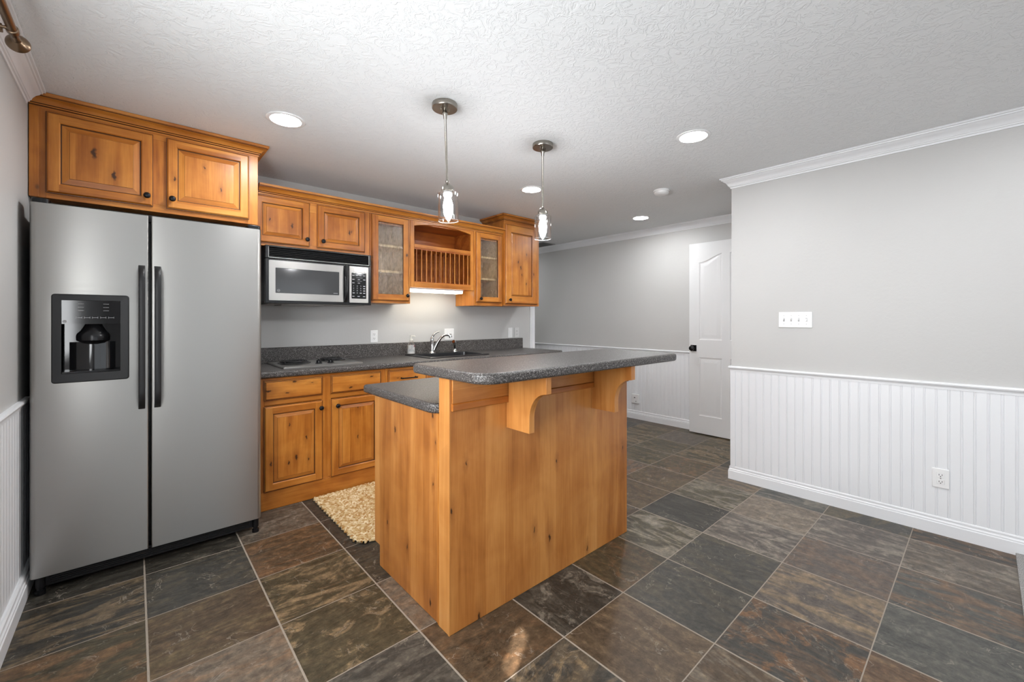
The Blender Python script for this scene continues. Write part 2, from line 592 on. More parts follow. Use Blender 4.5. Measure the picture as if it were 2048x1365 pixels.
class MB:
    def __init__(self):
        self.v, self.f, self.m = [], [], []

    def add(self, vs, fs, m=0):
        n = len(self.v)
        self.v += [tuple(p) for p in vs]
        for f in fs:
            self.f.append(tuple(i + n for i in f))
            self.m.append(m)
        return self

    def box(self, x0, x1, y0, y1, z0, z1, m=0):
        vs = [(x, y, z) for x in (x0, x1) for y in (y0, y1) for z in (z0, z1)]
        return self.add(vs, [(0, 1, 3, 2), (4, 6, 7, 5), (0, 4, 5, 1), (2, 3, 7, 6), (0, 2, 6, 4), (1, 5, 7, 3)], m)

    def prism(self, poly, axis, a, b, m=0, caps=True):
        def P(u, w, t):
            return {'x': (t, u, w), 'y': (u, t, w), 'z': (u, w, t)}[axis]
        n = len(poly)
        vs = [P(u, w, a) for u, w in poly] + [P(u, w, b) for u, w in poly]
        fs = [(i, (i + 1) % n, n + (i + 1) % n, n + i) for i in range(n)]
        if caps:
            fs += [tuple(range(n)), tuple(range(2 * n - 1, n - 1, -1))]
        return self.add(vs, fs, m)

    def lathe(self, prof, c, axis='z', n=24, m=0):
        vs, fs = [], []
        for r, h in prof:
            for k in range(n):
                a = 2 * math.pi * k / n
                u, w = r * math.cos(a), r * math.sin(a)
                p = {'z': (u, w, h), 'y': (u, h, w), 'x': (h, u, w)}[axis]
                vs.append((c[0] + p[0], c[1] + p[1], c[2] + p[2]))
        for i in range(len(prof) - 1):
            for k in range(n):
                fs.append((i * n + k, i * n + (k + 1) % n, (i + 1) * n + (k + 1) % n, (i + 1) * n + k))
        if prof[0][0] > 1e-6:
            fs.append(tuple(range(n)))
        if prof[-1][0] > 1e-6:
            fs.append(tuple((len(prof) - 1) * n + k for k in range(n)))
        return self.add(vs, fs, m)

    def tube(self, pts, rad, n=10, m=0, closed=False):
        pts = [Vector(p) for p in pts]
        k = len(pts)
        rads = rad if isinstance(rad, (list, tuple)) else [rad] * k
        up = Vector((0, 0, 1))
        vs, fs = [], []
        prev = None
        for i, p in enumerate(pts):
            if closed:
                t = pts[(i + 1) % k] - pts[(i - 1) % k]
            else:
                t = pts[min(i + 1, k - 1)] - pts[max(i - 1, 0)]
            t.normalize()
            if prev is None:
                a = up.cross(t)
                if a.length < 1e-3:
                    a = Vector((1, 0, 0)).cross(t)
            else:
                a = prev - t * prev.dot(t)
            a.normalize()
            prev = a
            bb = t.cross(a)
            for j in range(n):
                an = 2 * math.pi * j / n
                vs.append(p + (a * math.cos(an) + bb * math.sin(an)) * rads[i])
        for i in range(k - 1 + (1 if closed else 0)):
            i2 = (i + 1) % k
            for j in range(n):
                fs.append((i * n + j, i * n + (j + 1) % n, i2 * n + (j + 1) % n, i2 * n + j))
        if not closed:
            fs.append(tuple(range(n)))
            fs.append(tuple((k - 1) * n + j for j in range(n)))
        return self.add(vs, fs, m)

    def sweep(self, path, prof, m=0):
        """mitred sweep of a closed (offset, z) profile along a flat xy path; offset goes to the left of the path"""
        k = len(path)
        pts = [Vector(p) for p in path]
        vs = []
        for i in range(k):
            d0 = (pts[i] - pts[i - 1]).normalized() if i > 0 else None
            d1 = (pts[i + 1] - pts[i]).normalized() if i < k - 1 else None
            n0 = Vector((-d0.y, d0.x)) if d0 else None
            n1 = Vector((-d1.y, d1.x)) if d1 else None
            if n0 is None:
                mm = n1
            elif n1 is None:
                mm = n0
            else:
                mm = (n0 + n1) / (1 + n0.dot(n1))
            for o, z in prof:
                vs.append((pts[i].x + mm.x * o, pts[i].y + mm.y * o, z))
        n = len(prof)
        fs = []
        for i in range(k - 1):
            for j in range(n):
                fs.append((i * n + j, i * n + (j + 1) % n, (i + 1) * n + (j + 1) % n, (i + 1) * n + j))
        fs.append(tuple(range(n)))
        fs.append(tuple((k - 1) * n + j for j in range(n)))
        return self.add(vs, fs, m)

    def build(self, name, mats, parent=None, loc=None, bevel=0.0, seg=2, smooth=35.0):
        if not isinstance(mats, (list, tuple)):
            mats = [mats]
        base = origin_of(parent) if parent is not None else Vector((0, 0, 0))
        off = Vector(loc) if loc is not None else Vector((0, 0, 0))
        if parent is None:
            sub = off
        else:
            sub = base + off
        me = bpy.data.meshes.new(name)
        me.from_pydata([tuple(Vector(p) - sub) for p in self.v], [], self.f)
        for mm in mats:
            me.materials.append(mm)
        for p, i in zip(me.polygons, self.m):
            p.material_index = i
        bm = bmesh.new()
        bm.from_mesh(me)
        bmesh.ops.recalc_face_normals(bm, faces=bm.faces)
        bm.to_mesh(me)
        bm.free()
        if smooth:
            for p in me.polygons:
                p.use_smooth = True
            me.set_sharp_from_angle(angle=R(smooth))
        o = bpy.data.objects.new(name, me)
        COL.objects.link(o)
        o.location = off
        if parent is not None:
            o.parent = parent
        if bevel:
            b = o.modifiers.new('edge', 'BEVEL')
            b.width = bevel
            b.segments = seg
            b.limit_method = 'ANGLE'
            b.angle_limit = R(40)
            b.harden_normals = False
        return o


def tag(o, label, cat, group=None, kind=None):
    o['label'] = label
    o['category'] = cat
    if group:
        o['group'] = group
    if kind:
        o['kind'] = kind
    return o


def thing(name, label, cat, loc, group=None):
    o = bpy.data.objects.new(name, None)
    o.empty_display_size = 0.05
    COL.objects.link(o)
    o.location = loc
    return tag(o, label, cat, group)


def struct(o, kind='structure'):
    o['kind'] = kind
    return o


def copy_tree(o, parent=None):
    c = o.copy()
    COL.objects.link(c)
    if parent is not None:
        c.parent = parent
    for ch in list(o.children):
        copy_tree(ch, c)
    return c


def rrect(x0, x1, y0, y1, r, n=6):
    """rounded rectangle; r may be a number or four radii (x1y1, x0y1, x0y0, x1y0)"""
    rr = r if isinstance(r, (list, tuple)) else (r,) * 4
    out = []
    for (cx, cy, a0), q in zip(((x1, y1, 0), (x0, y1, 90), (x0, y0, 180), (x1, y0, 270)), rr):
        sx = -1 if cx == x1 else 1
        sy = -1 if cy == y1 else 1
        if q <= 0:
            out.append((cx, cy))
            continue
        for k in range(n + 1):
            a = R(a0 + 90 * k / n)
            out.append((cx + sx * q + q * math.cos(a), cy + sy * q + q * math.sin(a)))
    return out


# ------------------------------------------------------------------ room shell
def build_floor():
    random.seed(5)
    stone = {'olive': (0.070, 0.057, 0.033), 'brown': (0.088, 0.060, 0.036), 'taupe': (0.105, 0.082, 0.061), 'dark': (0.040, 0.036, 0.029),
             'grey': (0.054, 0.050, 0.042), 'blue': (0.074, 0.072, 0.063), 'purple': (0.102, 0.083, 0.069), 'tan': (0.165, 0.130, 0.096),
             'rust': (0.112, 0.066, 0.038)}
    vein = {'olive': (0.125, 0.094, 0.050), 'rust': (0.165, 0.088, 0.043), 'pale': (0.25, 0.22, 0.175), 'tan': (0.235, 0.165, 0.093), 'grey': (0.100, 0.094, 0.080),
            'dark': (0.036, 0.033, 0.028)}
    # (column, row): stone, vein, streak direction (0 along x, 1 along y), streakiness, blotchiness
    T = {(-1, -1): ('dark', 'tan', 0, .55, 0), (-1, -2): ('olive', 'rust', 0, .8, 0), (-1, -3): ('brown', 'rust', 0, .7, 0), (-1, 0): ('dark', 'grey', 0, .3, 0),
         (0, 0): ('dark', 'pale', 0, .15, .15), (0, -1): ('grey', 'olive', 0, .25, .1), (0, -2): ('brown', 'olive', 0, .6, 0), (0, -3): ('tan', 'rust', 0, .6, 0),
         (1, 0): ('taupe', 'pale', 0, .25, .35), (1, -1): ('brown', 'rust', 0, .7, .2), (1, -2): ('olive', 'tan', 0, .85, 0), (1, -3): ('olive', 'tan', 0, .1, .75),
         (1, -4): ('grey', 'pale', 0, .3, .1), (2, 0): ('dark', 'grey', 0, .2, 0), (2, -1): ('dark', 'grey', 0, .2, 0), (2, -2): ('dark', 'olive', 0, .3, .1),
         (2, -3): ('tan', 'rust', 0, .4, .3), (2, -4): ('brown', 'rust', 0, .25, .35), (2, -5): ('grey', 'tan', 0, .3, .5), (3, -4): ('dark', 'pale', 1, .15, .55),
         (3, -5): ('brown', 'tan', 1, .25, .1), (3, -6): ('brown', 'pale', 1, .3, .3), (4, -4): ('olive', 'rust', 1, .35, .45), (4, -5): ('grey', 'olive', 1, .25, .05),
         (4, -6): ('grey', 'rust', 1, .55, .75), (4, -7): ('rust', 'tan', 1, .3, .1), (5, -4): ('olive', 'pale', 1, .75, .15), (5, -5): ('grey', 'olive', 1, .3, .1),
         (5, -6): ('purple', 'tan', 1, .75, .1), (5, -7): ('blue', 'grey', 1, .6, .05), (6, -4): ('dark', 'grey', 1, .25, 0), (6, -5): ('purple', 'pale', 1, .7, 0),
         (6, -6): ('purple', 'rust', 1, .35, .3), (6, -7): ('blue', 'rust', 1, .7, .1), (7, -4): ('olive', 'pale', 1, .6, .15), (7, -5): ('tan', 'pale', 1, .4, 0),
         (7, -6): ('purple', 'pale', 1, .7, .05), (7, -7): ('taupe', 'pale', 1, .35, .40), (8, -4): ('taupe', 'tan', 1, .5, .1), (8, -5): ('blue', 'pale', 1, .5, .1),
         (7, -3): ('brown', 'olive', 1, .5, .2), (8, -3): ('olive', 'rust', 1, .4, .4), (6, -3): ('brown', 'olive', 1, .5, 0), (9, -3): ('olive', 'tan', 1, .7, 0),
         (9, -2): ('olive', 'brown' if False else 'olive', 1, .6, .1), (10, -3): ('olive', 'tan', 1, .5, .1)}
    i0, i1, j0, j1 = -2, 12, -17, 9
    vs, fs, data = [], [], []
    for i in range(i0, i1):
        for j in range(j0, j1):
            x0, x1 = i * TILE, (i + 1) * TILE
            y0, y1 = j * TILE, (j + 1) * TILE
            n = len(vs)
            vs += [(x0, y0, 0), (x1, y0, 0), (x1, y1, 0), (x0, y1, 0)]
            fs.append((n, n + 1, n + 2, n + 3))
            if (i, j) in T:
                s, w, d, a, c = T[(i, j)]
            else:
                s = random.choice(['olive', 'brown', 'dark', 'grey', 'taupe', 'brown', 'olive'])
                w = random.choice(['olive', 'tan', 'grey', 'rust'])
                d, a, c = random.choice((0, 1)), random.uniform(.3, .8), random.uniform(0, .35)
            data.append((stone[s], vein[w], (d, a, c)))
    # a slab below gives the floor its thickness
    me = bpy.data.meshes.new('floor')
    n = len(vs)
    bx0, bx1, by0, by1 = i0 * TILE, i1 * TILE, j0 * TILE, j1 * TILE
    vs += [(bx0, by0, -0.002), (bx1, by0, -0.002), (bx1, by1, -0.002), (bx0, by1, -0.002), (bx0, by0, -0.12), (bx1, by0, -0.12), (bx1, by1, -0.12), (bx0, by1, -0.12)]
    extra = [(0, 1, 2, 3), (4, 7, 6, 5), (0, 4, 5, 1), (1, 5, 6, 2), (2, 6, 7, 3), (3, 7, 4, 0)]
    fs += [tuple(n + k for k in f) for f in extra]
    data += [data[0]] * 6
    me.from_pydata(vs, [], fs)
    for nm, k in (('stone', 0), ('vein', 1), ('grain', 2)):
        at = me.attributes.new(nm, 'FLOAT_COLOR', 'FACE')
        for a, d in zip(at.data, data):
            a.color = (*d[k], 1)
    me.materials.append(M['slate'])
    o = bpy.data.objects.new('floor', me)
    COL.objects.link(o)
    return struct(o)


build_floor()


def wall(name, mb, mat=None):
    return struct(mb.build(name, mat or M['wall'], smooth=0))


# left wall with a window opening (out of frame, to the left of the camera)
WY0, WY1, WZ0, WZ1 = -2.78, -1.12, 0.95, 2.05
w = MB()
w.box(XL - .14, XL, YB - .12, WY0, 0, CEIL).box(XL - .14, XL, WY1, YK + .12, 0, CEIL)
w.box(XL - .14, XL, WY0, WY1, 0, WZ0).box(XL - .14, XL, WY0, WY1, WZ1, CEIL)
wall('wall_left', w)
w = MB()
w.box(XL - .10, XL - .05, WY0, WY0 + .05, WZ0, WZ1).box(XL - .10, XL - .05, WY1 - .05, WY1, WZ0, WZ1)
w.box(XL - .10, XL - .05, WY0 + .05, WY1 - .05, WZ0, WZ0 + .05).box(XL - .10, XL - .05, WY0 + .05, WY1 - .05, WZ1 - .05, WZ1)
w.box(XL - .095, XL - .055, (WY0 + WY1) / 2 - .02, (WY0 + WY1) / 2 + .02, WZ0 + .05, WZ1 - .05)
win = struct(w.build('window_1', M['white'], bevel=.003))
struct(MB().box(XL - .079, XL - .075, WY0 + .05, WY1 - .05, WZ0 + .05, WZ1 - .05).build('pane', M['glass'], win))
# unseen white panel added over that window; its slit shapes the sun patch
w = MB()
gy0, gy1, gz0, gz1 = -2.565, -2.500, 1.74, 1.96
w.box(XL - .115, XL - .111, WY0, gy0, WZ0, WZ1).box(XL - .115, XL - .111, gy1, WY1, WZ0, WZ1)
w.box(XL - .115, XL - .111, gy0, gy1, WZ0, gz0).box(XL - .115, XL - .111, gy0, gy1, gz1, WZ1)
struct(w.build('sun_slit_panel', M['white'], win, smooth=0))
# kitchen wall and the side of the hall behind it
wall('wall_kitchen', MB().box(XL - .14, XE, YK, YK + .12, 0, CEIL))
wall('wall_hall_side', MB().box(XE - .12, XE, YK + .12, 3.55, 0, CEIL))
wall('wall_hall_end', MB().box(XE - .12, XH + .14, 3.55, 3.67, 0, CEIL))
wall('wall_hall', MB().box(XH, XH + .14, YE - .14, 3.55, 0, CEIL))
wall('wall_hall_near', MB().box(XR + .125, XH, YE - .125, YE - .005, 0, CEIL))
wall('wall_right', MB().box(XR, XR + .12, YB - .12, YE, 0, CEIL))
# wall behind the camera with a wide glazed door
GX0, GX1, GZ1 = -.12, 3.32, 2.15
w = MB()
w.box(XL, GX0, YB - .12, YB, 0, CEIL).box(GX1, XR, YB - .12, YB, 0, CEIL).box(GX0, GX1, YB - .12, YB, GZ1, CEIL)
wall('wall_behind', w)
w = MB()
for a in (GX0, GX0 + (GX1 - GX0) / 2 - .03, GX1 - .06):
    w.box(a, a + .06, YB - .09, YB - .04, 0, GZ1)
w.box(GX0, GX1, YB - .09, YB - .04, GZ1 - .06, GZ1).box(GX0, GX1, YB - .09, YB - .04, 0, .06)
gd = struct(w.build('window_2', M['white'], bevel=.003))
struct(MB().box(GX0 + .06, GX1 - .06, YB - .067, YB - .063, .06, GZ1 - .06).build('pane', M['glass'], gd))
struct(MB().box(XL - .14, XH + .14, YB - .12, 3.67, CEIL, CEIL + .10).build('ceiling', M['ceiling'], smooth=0))


# beadboard wainscot
def beadboard(name, axis, face, sgn, a, b, z0, z1, period=0.0507, phase=0.0, t=0.006):
    """vertical beads on the plane axis=face, standing out by sgn*t"""
    cells = [(0.0, t), (0.0375, t), (0.0385, t - .0026), (0.0400, t - .0026), (0.0412, t - .0005), (0.0445, t + .0008), (0.0475, t - .0005), (0.0488, t - .0026), (0.0500, t - .0026)]
    pts = []
    k = math.floor((a - phase) / period)
    while phase + k * period < b:
        for u, h in cells:
            p = phase + k * period + u
            if a <= p <= b:
                pts.append((p, h))
        k += 1
    pts = [(a, t)] + pts + [(b, t)]
    n = len(pts)
    vs, fs = [], []
    for z in (z0, z1):
        for p, h in pts:
            c = face + sgn * h
            vs.append((c, p, z) if axis == 'x' else (p, c, z))
    for i in range(n - 1):
        fs.append((i, i + 1, n + i + 1, n + i))
    # back and ends
    m0 = len(vs)
    for z in (z0, z1):
        for p in (a, b):
            vs.append((face, p, z) if axis == 'x' else (p, face, z))
    fs += [(m0, m0 + 1, m0 + 3, m0 + 2), (0, m0, m0 + 2, n), (n - 1, 2 * n - 1, m0 + 3, m0 + 1)]
    return struct(MB().add(vs, fs).build(name, M['white'], smooth=0))


BASE_P = [(0, 0), (.020, 0), (.020, .066), (.017, .070), (.017, .078), (.013, .082), (.012, .088), (.014, .092), (.013, .099), (.008, .105), (0, .105)]
CAP_P = [(0, .850), (.0085, .850), (.0090, .866), (.014, .869), (.019, .874), (.0205, .881), (.017, .888), (.012, .890), (0, .890)]
CROWN_P = [(0, -.080), (.006, -.080), (.008, -.070), (.014, -.068), (.015, -.062), (.019, -.060), (.024, -.047), (.034, -.034), (.046, -.026), (.050, -.020), (.056, -.019),
           (.058, -.012), (.066, -.011), (.067, -.0005), (0, -.0005)]
CROWN_P = [(o, CEIL + z) for o, z in CROWN_P]

beadboard('trim_1', 'x', XL, 1, YB + .02, YK - .62, .09, .855, phase=-.006)
beadboard('trim_2', 'x', XR, -1, YB + .02, YE, .09, .855, phase=-2.400)
beadboard('trim_3', 'x', XH, -1, YE + .01, 3.53, .09, .855, phase=.02)
# path direction: offset is to the left of the path, so it must point into the room
struct(MB().sweep([(XL + .004, .42), (XL + .004, YB + .001)], [(o * 1.25, z) for o, z in BASE_P]).build('baseboard_left', M['white']))
struct(MB().sweep([(XR + .12, YE), (XR + .003, YE), (XR + .003, YB + .001)][::-1], BASE_P).build('baseboard_right', M['white']))
struct(MB().sweep([(XH, YE), (XH, 3.54)], BASE_P).build('baseboard_hall', M['white']))
struct(MB().sweep([(XL, .30), (XL, YB + .001)], CAP_P).build('trim_4', M['white']))
struct(MB().sweep([(XR, YB + .001), (XR, YE), (XR + .10, YE)], CAP_P).build('trim_5', M['white']))
struct(MB().sweep([(XH, YE + .003), (XH, 3.54)], CAP_P).build('trim_6', M['white']))
struct(MB().sweep([(XL, .296), (XL, YB + .001)], CROWN_P).build('trim_7', M['white']))
struct(MB().sweep([(XR, YB + .001), (XR, YE), (XR + .115, YE)], CROWN_P).build('trim_8', M['white']))
struct(MB().sweep([(XH, YE + .003), (XH, 3.54)], CROWN_P).build('trim_9', M['white']))
# white corner board at the end of the wainscot and at the end of the kitchen wall
struct(MB().box(XR - .010, XR + .02, YE - .0005, YE + .006, .10, .85).box(XR - .010, XR, YE - .03, YE, .10, .85).build('trim_10', M['white'], bevel=.001))
cc = MB()
cc.box(XE - .062, XE + .004, YK - .016, YK, 0, CEIL).box(XE - .045, XE + .008, YK - .022, YK - .016, 0, CEIL).box(XE, XE + .010, YK - .016, YK + .10, 0, CEIL)
struct(cc.build('trim_11', M['white'], bevel=.002))

# grey carpet at the right edge, beyond the tiles
cp = MB()
random.seed(3)
cp.box(2.2, XR - .005, -6.45, -2.857, .0005, .014)
o = cp.build('carpet', M['carpet'], smooth=0, bevel=.004)
tag(o, 'mottled grey carpet meeting the slate tiles at the lower right edge', 'carpet', kind='stuff')


# ------------------------------------------------------------------ white panel door, open against the hall wall
def hall_door():
    xf, xb = 4.575, 4.610
    ya, yb2 = -1.335, -.553
    z0, z1 = .012, 2.092
    mb = MB()
    mb.box(xf + .006, xb, ya, yb2, z0, z1)

    YM = -.944

    def rise(y):
        u = min(1.0, abs(y - YM) / .282)
        return .082 * (0.5 + 0.5 * math.cos(math.pi * u)) if u < 1 else 0.0

    def shape(y0, y1, za, zb, arch):
        """outline (y, z) counted round; the top edge follows the arch over both upper panels"""
        pts = [(y0, za), (y1, za)]
        n = 14
        for k in range(n + 1):
            y = y1 + (y0 - y1) * k / n
            pts.append((y, zb + (rise(y) if arch else 0)))
        return pts

    def inset(pts, d):
        c = Vector((sum(p[0] for p in pts) / len(pts), sum(p[1] for p in pts) / len(pts)))
        ys = [p[0] for p in pts]
        zs = [p[1] for p in pts]
        wy, wz = max(ys) - min(ys), max(zs) - min(zs)
        cy, cz = (max(ys) + min(ys)) / 2, (max(zs) + min(zs)) / 2
        return [(cy + (p[0] - cy) * (wy - 2 * d) / wy, cz + (p[1] - cz) * (wz - 2 * d) / wz) for p in pts]
    C = ((-1.226, -.983), (-.905, -.662))
    mb.box(xf, xf + .006, ya, C[0][0], z0, z1).box(xf, xf + .006, C[1][1], yb2, z0, z1).box(xf, xf + .006, C[0][1], C[1][0], z0, z1)
    panels = []
    for a, b in C:
        panels += [(a, b, 1.035, 1.880, 1), (a, b, .205, .842, 0)]
        mb.box(xf, xf + .006, a, b, z0, .205).box(xf, xf + .006, a, b, .842, 1.035)
        mb.prism(shape(a, b, 1.035, 1.880, 1)[2:] + [(a, z1), (b, z1)], 'x', xf, xf + .006)
    for p in panels:
        o0 = shape(*p)
        prev = None
        for d, x in ((0, xf), (.008, xf + .0045), (.020, xf + .0055), (.032, xf + .0035), (.055, xf + .0005)):
            cur = inset(o0, d)
            if prev is not None:
                n = len(cur)
                mb.add([(prev[1], a, b) for a, b in prev[0]] + [(x, a, b) for a, b in cur], [(i, (i + 1) % n, n + (i + 1) % n, n + i) for i in range(n)])
            prev = (cur, x)
        mb.add([(prev[1], a, b) for a, b in prev[0]], [tuple(range(len(prev[0])))])
    d = struct(mb.build('door_1', M['door_w'], loc=(4.59, -.95, 0), smooth=30))
    k = MB()
    ky, kz = -.600, .940
    k.box(xf - .008, xf, ky - .034, ky + .030, kz - .034, kz + .034)
    k.lathe([(.011, -.008), (.011, -.030), (.024, -.034), (.028, -.044), (.027, -.056), (.018, -.062), (0, -.063)], (xf, ky, kz), 'x', 20)
    kb = k.build('door_knob', M['iron'], d, smooth=40, bevel=.001)
    kb['label'] = 'black door knob on a square plate'
    h = MB()
    for z in (.22, 1.05, 1.86):
        h.lathe([(.007, -.045), (.007, .045)], (xf + .02, ya - .004, z), 'z', 10)
    h.build('hinge', M['nickel'], d)


hall_door()


# ------------------------------------------------------------------ cabinet parts
DW = [M['wood_z'], M['wood_x'], M['glaze']]


def framed(mb, x0, x1, z0, z1, yb, fw, sgn=-1, t=.020, bev=.032, hole=False):
    """framed door standing on the plane y=yb, facing sgn*y; either a raised panel or an opening in the middle"""
    Y = lambda h: yb + sgn * h

    def rect(d, h):
        return [(x0 + d, Y(h), z0 + d), (x1 - d, Y(h), z0 + d), (x1 - d, Y(h), z1 - d), (x0 + d, Y(h), z1 - d)]

    def ring(a, b, ms):
        mb.add(rect(*a) + rect(*b), [(0, 1, 5, 4)], ms[0])
        mb.add(rect(*a) + rect(*b), [(1, 2, 6, 5)], ms[1])
        mb.add(rect(*a) + rect(*b), [(2, 3, 7, 6)], ms[0])
        mb.add(rect(*a) + rect(*b), [(3, 0, 4, 7)], ms[1])
    W = (1, 0)
    G = (2, 2)
    ring((0, 0), (0, t - .008), W)
    ring((0, t - .008), (.003, t - .0075), G)
    ring((.003, t - .0075), (.0075, t - .002), W)
    ring((.0075, t - .002), (.010, t), W)
    # flat frame with butt-jointed rails
    e, f = .010, fw
    h = Y(t)
    mb.add([(x0 + e, h, z0 + e), (x0 + f, h, z0 + e), (x0 + f, h, z1 - e), (x0 + e, h, z1 - e)], [(0, 1, 2, 3)], 0)
    mb.add([(x1 - f, h, z0 + e), (x1 - e, h, z0 + e), (x1 - e, h, z1 - e), (x1 - f, h, z1 - e)], [(0, 1, 2, 3)], 0)
    mb.add([(x0 + f, h, z0 + e), (x1 - f, h, z0 + e), (x1 - f, h, z0 + f), (x0 + f, h, z0 + f)], [(0, 1, 2, 3)], 1)
    mb.add([(x0 + f, h, z1 - f), (x1 - f, h, z1 - f), (x1 - f, h, z1 - e), (x0 + f, h, z1 - e)], [(0, 1, 2, 3)], 1)
    if hole:
        ring((fw, t), (fw + .004, t - .004), W)
        ring((fw + .004, t - .004), (fw + .005, .002), G)
        ring((fw + .005, .002), (.004, .001), W)
        return
    ring((fw, t), (fw + .0045, t - .0045), W)
    ring((fw + .0045, t - .0045), (fw + .0065, t - .010), G)
    ring((fw + .0065, t - .010), (fw + .0095, t - .010), G)
    ring((fw + .0095, t - .010), (fw + bev, t - .003), W)
    ring((fw + bev, t - .003), (fw + bev + .0012, t - .0018), G)
    d = fw + bev + .0012
    mb.add(rect(d, t - .0018), [(0, 1, 2, 3)], 0)
    # closed back
    mb.add(rect(0, 0), [(0, 1, 2, 3)], 0)


def slab_drawer(mb, x0, x1, z0, z1, yb, sgn=-1, t=.020):
    Y = lambda h: yb + sgn * h

    def rect(d, h):
        return [(x0 + d, Y(h), z0 + d), (x1 - d, Y(h), z0 + d), (x1 - d, Y(h), z1 - d), (x0 + d, Y(h), z1 - d)]
    st = [(0, 0, 1), (0, t - .009, 1), (.003, t - .0085, 2), (.007, t - .003, 1), (.010, t - .0025, 2), (.013, t, 1)]
    for (d0, h0, _), (d1, h1, m) in zip(st, st[1:]):
        mb.add(rect(d0, h0) + rect(d1, h1), [(0, 1, 5, 4), (1, 2, 6, 5), (2, 3, 7, 6), (3, 0, 4, 7)], m)
    mb.add(rect(.013, t), [(0, 1, 2, 3)], 1)
    mb.add(rect(0, 0), [(0, 1, 2, 3)], 1)


def knob(parent, x, y, z, sgn=-1):
    prof = [(.0075, 0), (.006, .006), (.0055, .012), (.011, .016), (.0155, .019), (.0160, .024), (.0125, .029), (.006, .031), (0, .0315)]
    k = MB().lathe([(r, sgn * h) for r, h in prof], (x, y, z), 'y', 18)
    return k.build('knob', M['iron'], parent, smooth=50)


def face_frame(mb, x0, x1, z0, z1, y0, y1, sw, rw, mids=(), rails=(), low=None):
    """stiles upright, rails lengthwise; mids are x centres of middle stiles with widths"""
    mb.box(x0, x0 + sw, y0, y1, z0, z1, 0).box(x1 - sw, x1, y0, y1, z0, z1, 0)
    lw = low if low is not None else rw
    mb.box(x0 + sw, x1 - sw, y0, y1, z1 - rw, z1, 1).box(x0 + sw, x1 - sw, y0, y1, z0, z0 + lw, 1)
    for c, wd in mids:
        mb.box(c - wd / 2, c + wd / 2, y0, y1, z0 + lw, z1 - rw, 0)
    for za, zb in rails:
        mb.box(x0 + sw, x1 - sw, y0 + .0004, y1, za, zb, 1)


def door(parent, x0, x1, z0, z1, yb, fw=.048, bev=.032, kx=None, kz=None, hole=False, sgn=-1, at=None):
    mb = MB()
    framed(mb, x0, x1, z0, z1, yb, fw, sgn, bev=bev, hole=hole)
    mats = DW
    if at:
        cxm = (x0 + x1) / 2
        mats = [wood('amber_alder_with_knots', 'z', tint=W_T, at=[(kx_ - cxm, None, kz_ - z0, r_) for kx_, kz_, r_ in at])] + DW[1:]
    d = mb.build('door', mats, parent, loc=Vector(((x0 + x1) / 2, yb, z0)) - origin_of(parent), smooth=25)
    # origin shift is folded into loc: rebuild local coordinates relative to the thing
    if kx is not None:
        knob(d, kx, yb + sgn * .0195, kz, sgn)
    return d


CAB_CROWN = [(0, -.002), (.004, -.002), (.004, .008), (.010, .012), (.010, .017), (.016, .020), (.022, .030), (.034, .040), (.046, .044), (.046, .048), (.052, .050), (.054, .058), (.054, .064), (0, .064)]


def crown(mb, path, z):
    k0 = len(mb.f)
    mb.sweep(path, [(o, z + h) for o, h in CAB_CROWN], 1)
    # glaze settles in the two fillets
    n = len(CAB_CROWN)
    for s in range(len(path) - 1):
        for j in (2, 4, 8):
            mb.m[k0 + s * n + j] = 2


# --- cabinet above the refrigerator
FCZ0, FCZ1 = 1.862, 2.304
fc = thing('wall_cabinet', 'large two-door knotty wood cabinet above the refrigerator, reaching the ceiling', 'cabinet', (.06, .67, FCZ0))
MB().box(-.421, .553, .381, YK - .002, FCZ0, CEIL - .004).build('cabinet_body', M['wood_z'], fc)
mb = MB()
face_frame(mb, -.421, .553, FCZ0, FCZ1 + .04, .36, .381, .055, .075, mids=((.070, .075),), low=.042)
mb.box(-.4215, -.388, .354, .360, FCZ0, FCZ1, 0)
mb.build('face_frame', DW, fc, smooth=0, bevel=.0012)
door(fc, -.365, .040, 1.887, 2.290, .36, .046, .036, .014, 1.940, at=((-.195, 2.123, .020), (-.119, 2.022, .016)))
door(fc, .097, .503, 1.888, 2.290, .36, .046, .036, .123, 1.942, at=((.274, 2.159, .006), (.355, 2.045, .007), (.134, 2.062, .008)))
mb = MB()
crown(mb, [(.553, YK - .002), (.553, .36), (-.4215, .36)][::-1], FCZ1 - .002)
# path runs so that the offset points out of the cabinet
mb2 = MB()
crown(mb2, [(.553, YK - .003), (.553, .36), (-.4215, .36)], FCZ1 - .002)
good = mb if min(p[1] for p in mb.v) < min(p[1] for p in mb2.v) else mb2
good.build('crown_molding', DW, fc, smooth=30)


# --- two-door cabinet above the microwave
YU = .655                      # face of the wall cabinets
UZ1 = 2.150
mc = thing('wall_cabinet', 'short two-door knotty wood cabinet above the microwave', 'cabinet', (.985, .82, 1.782))
MB().box(.558, 1.413, YU + .02, YK - .002, 1.782, UZ1 - .007).build('cabinet_body', M['wood_z'], mc)
mb = MB()
face_frame(mb, .558, 1.413, 1.782, UZ1 - .007, YU, YU + .02, .045, .075, mids=((.975, .085),), low=.035)
mb.build('face_frame', DW, mc, smooth=0, bevel=.0012)
door(mc, .583, .947, 1.802, 2.134, YU, .046, .030, .925, 1.854, at=((.679, 1.971, .009), (.825, 1.941, .014), (.763, 1.849, .010)))
door(mc, 1.001, 1.374, 1.804, 2.134, YU, .046, .030, 1.039, 1.854, at=((1.245, 1.947, .014), (1.262, 1.958, .007)))


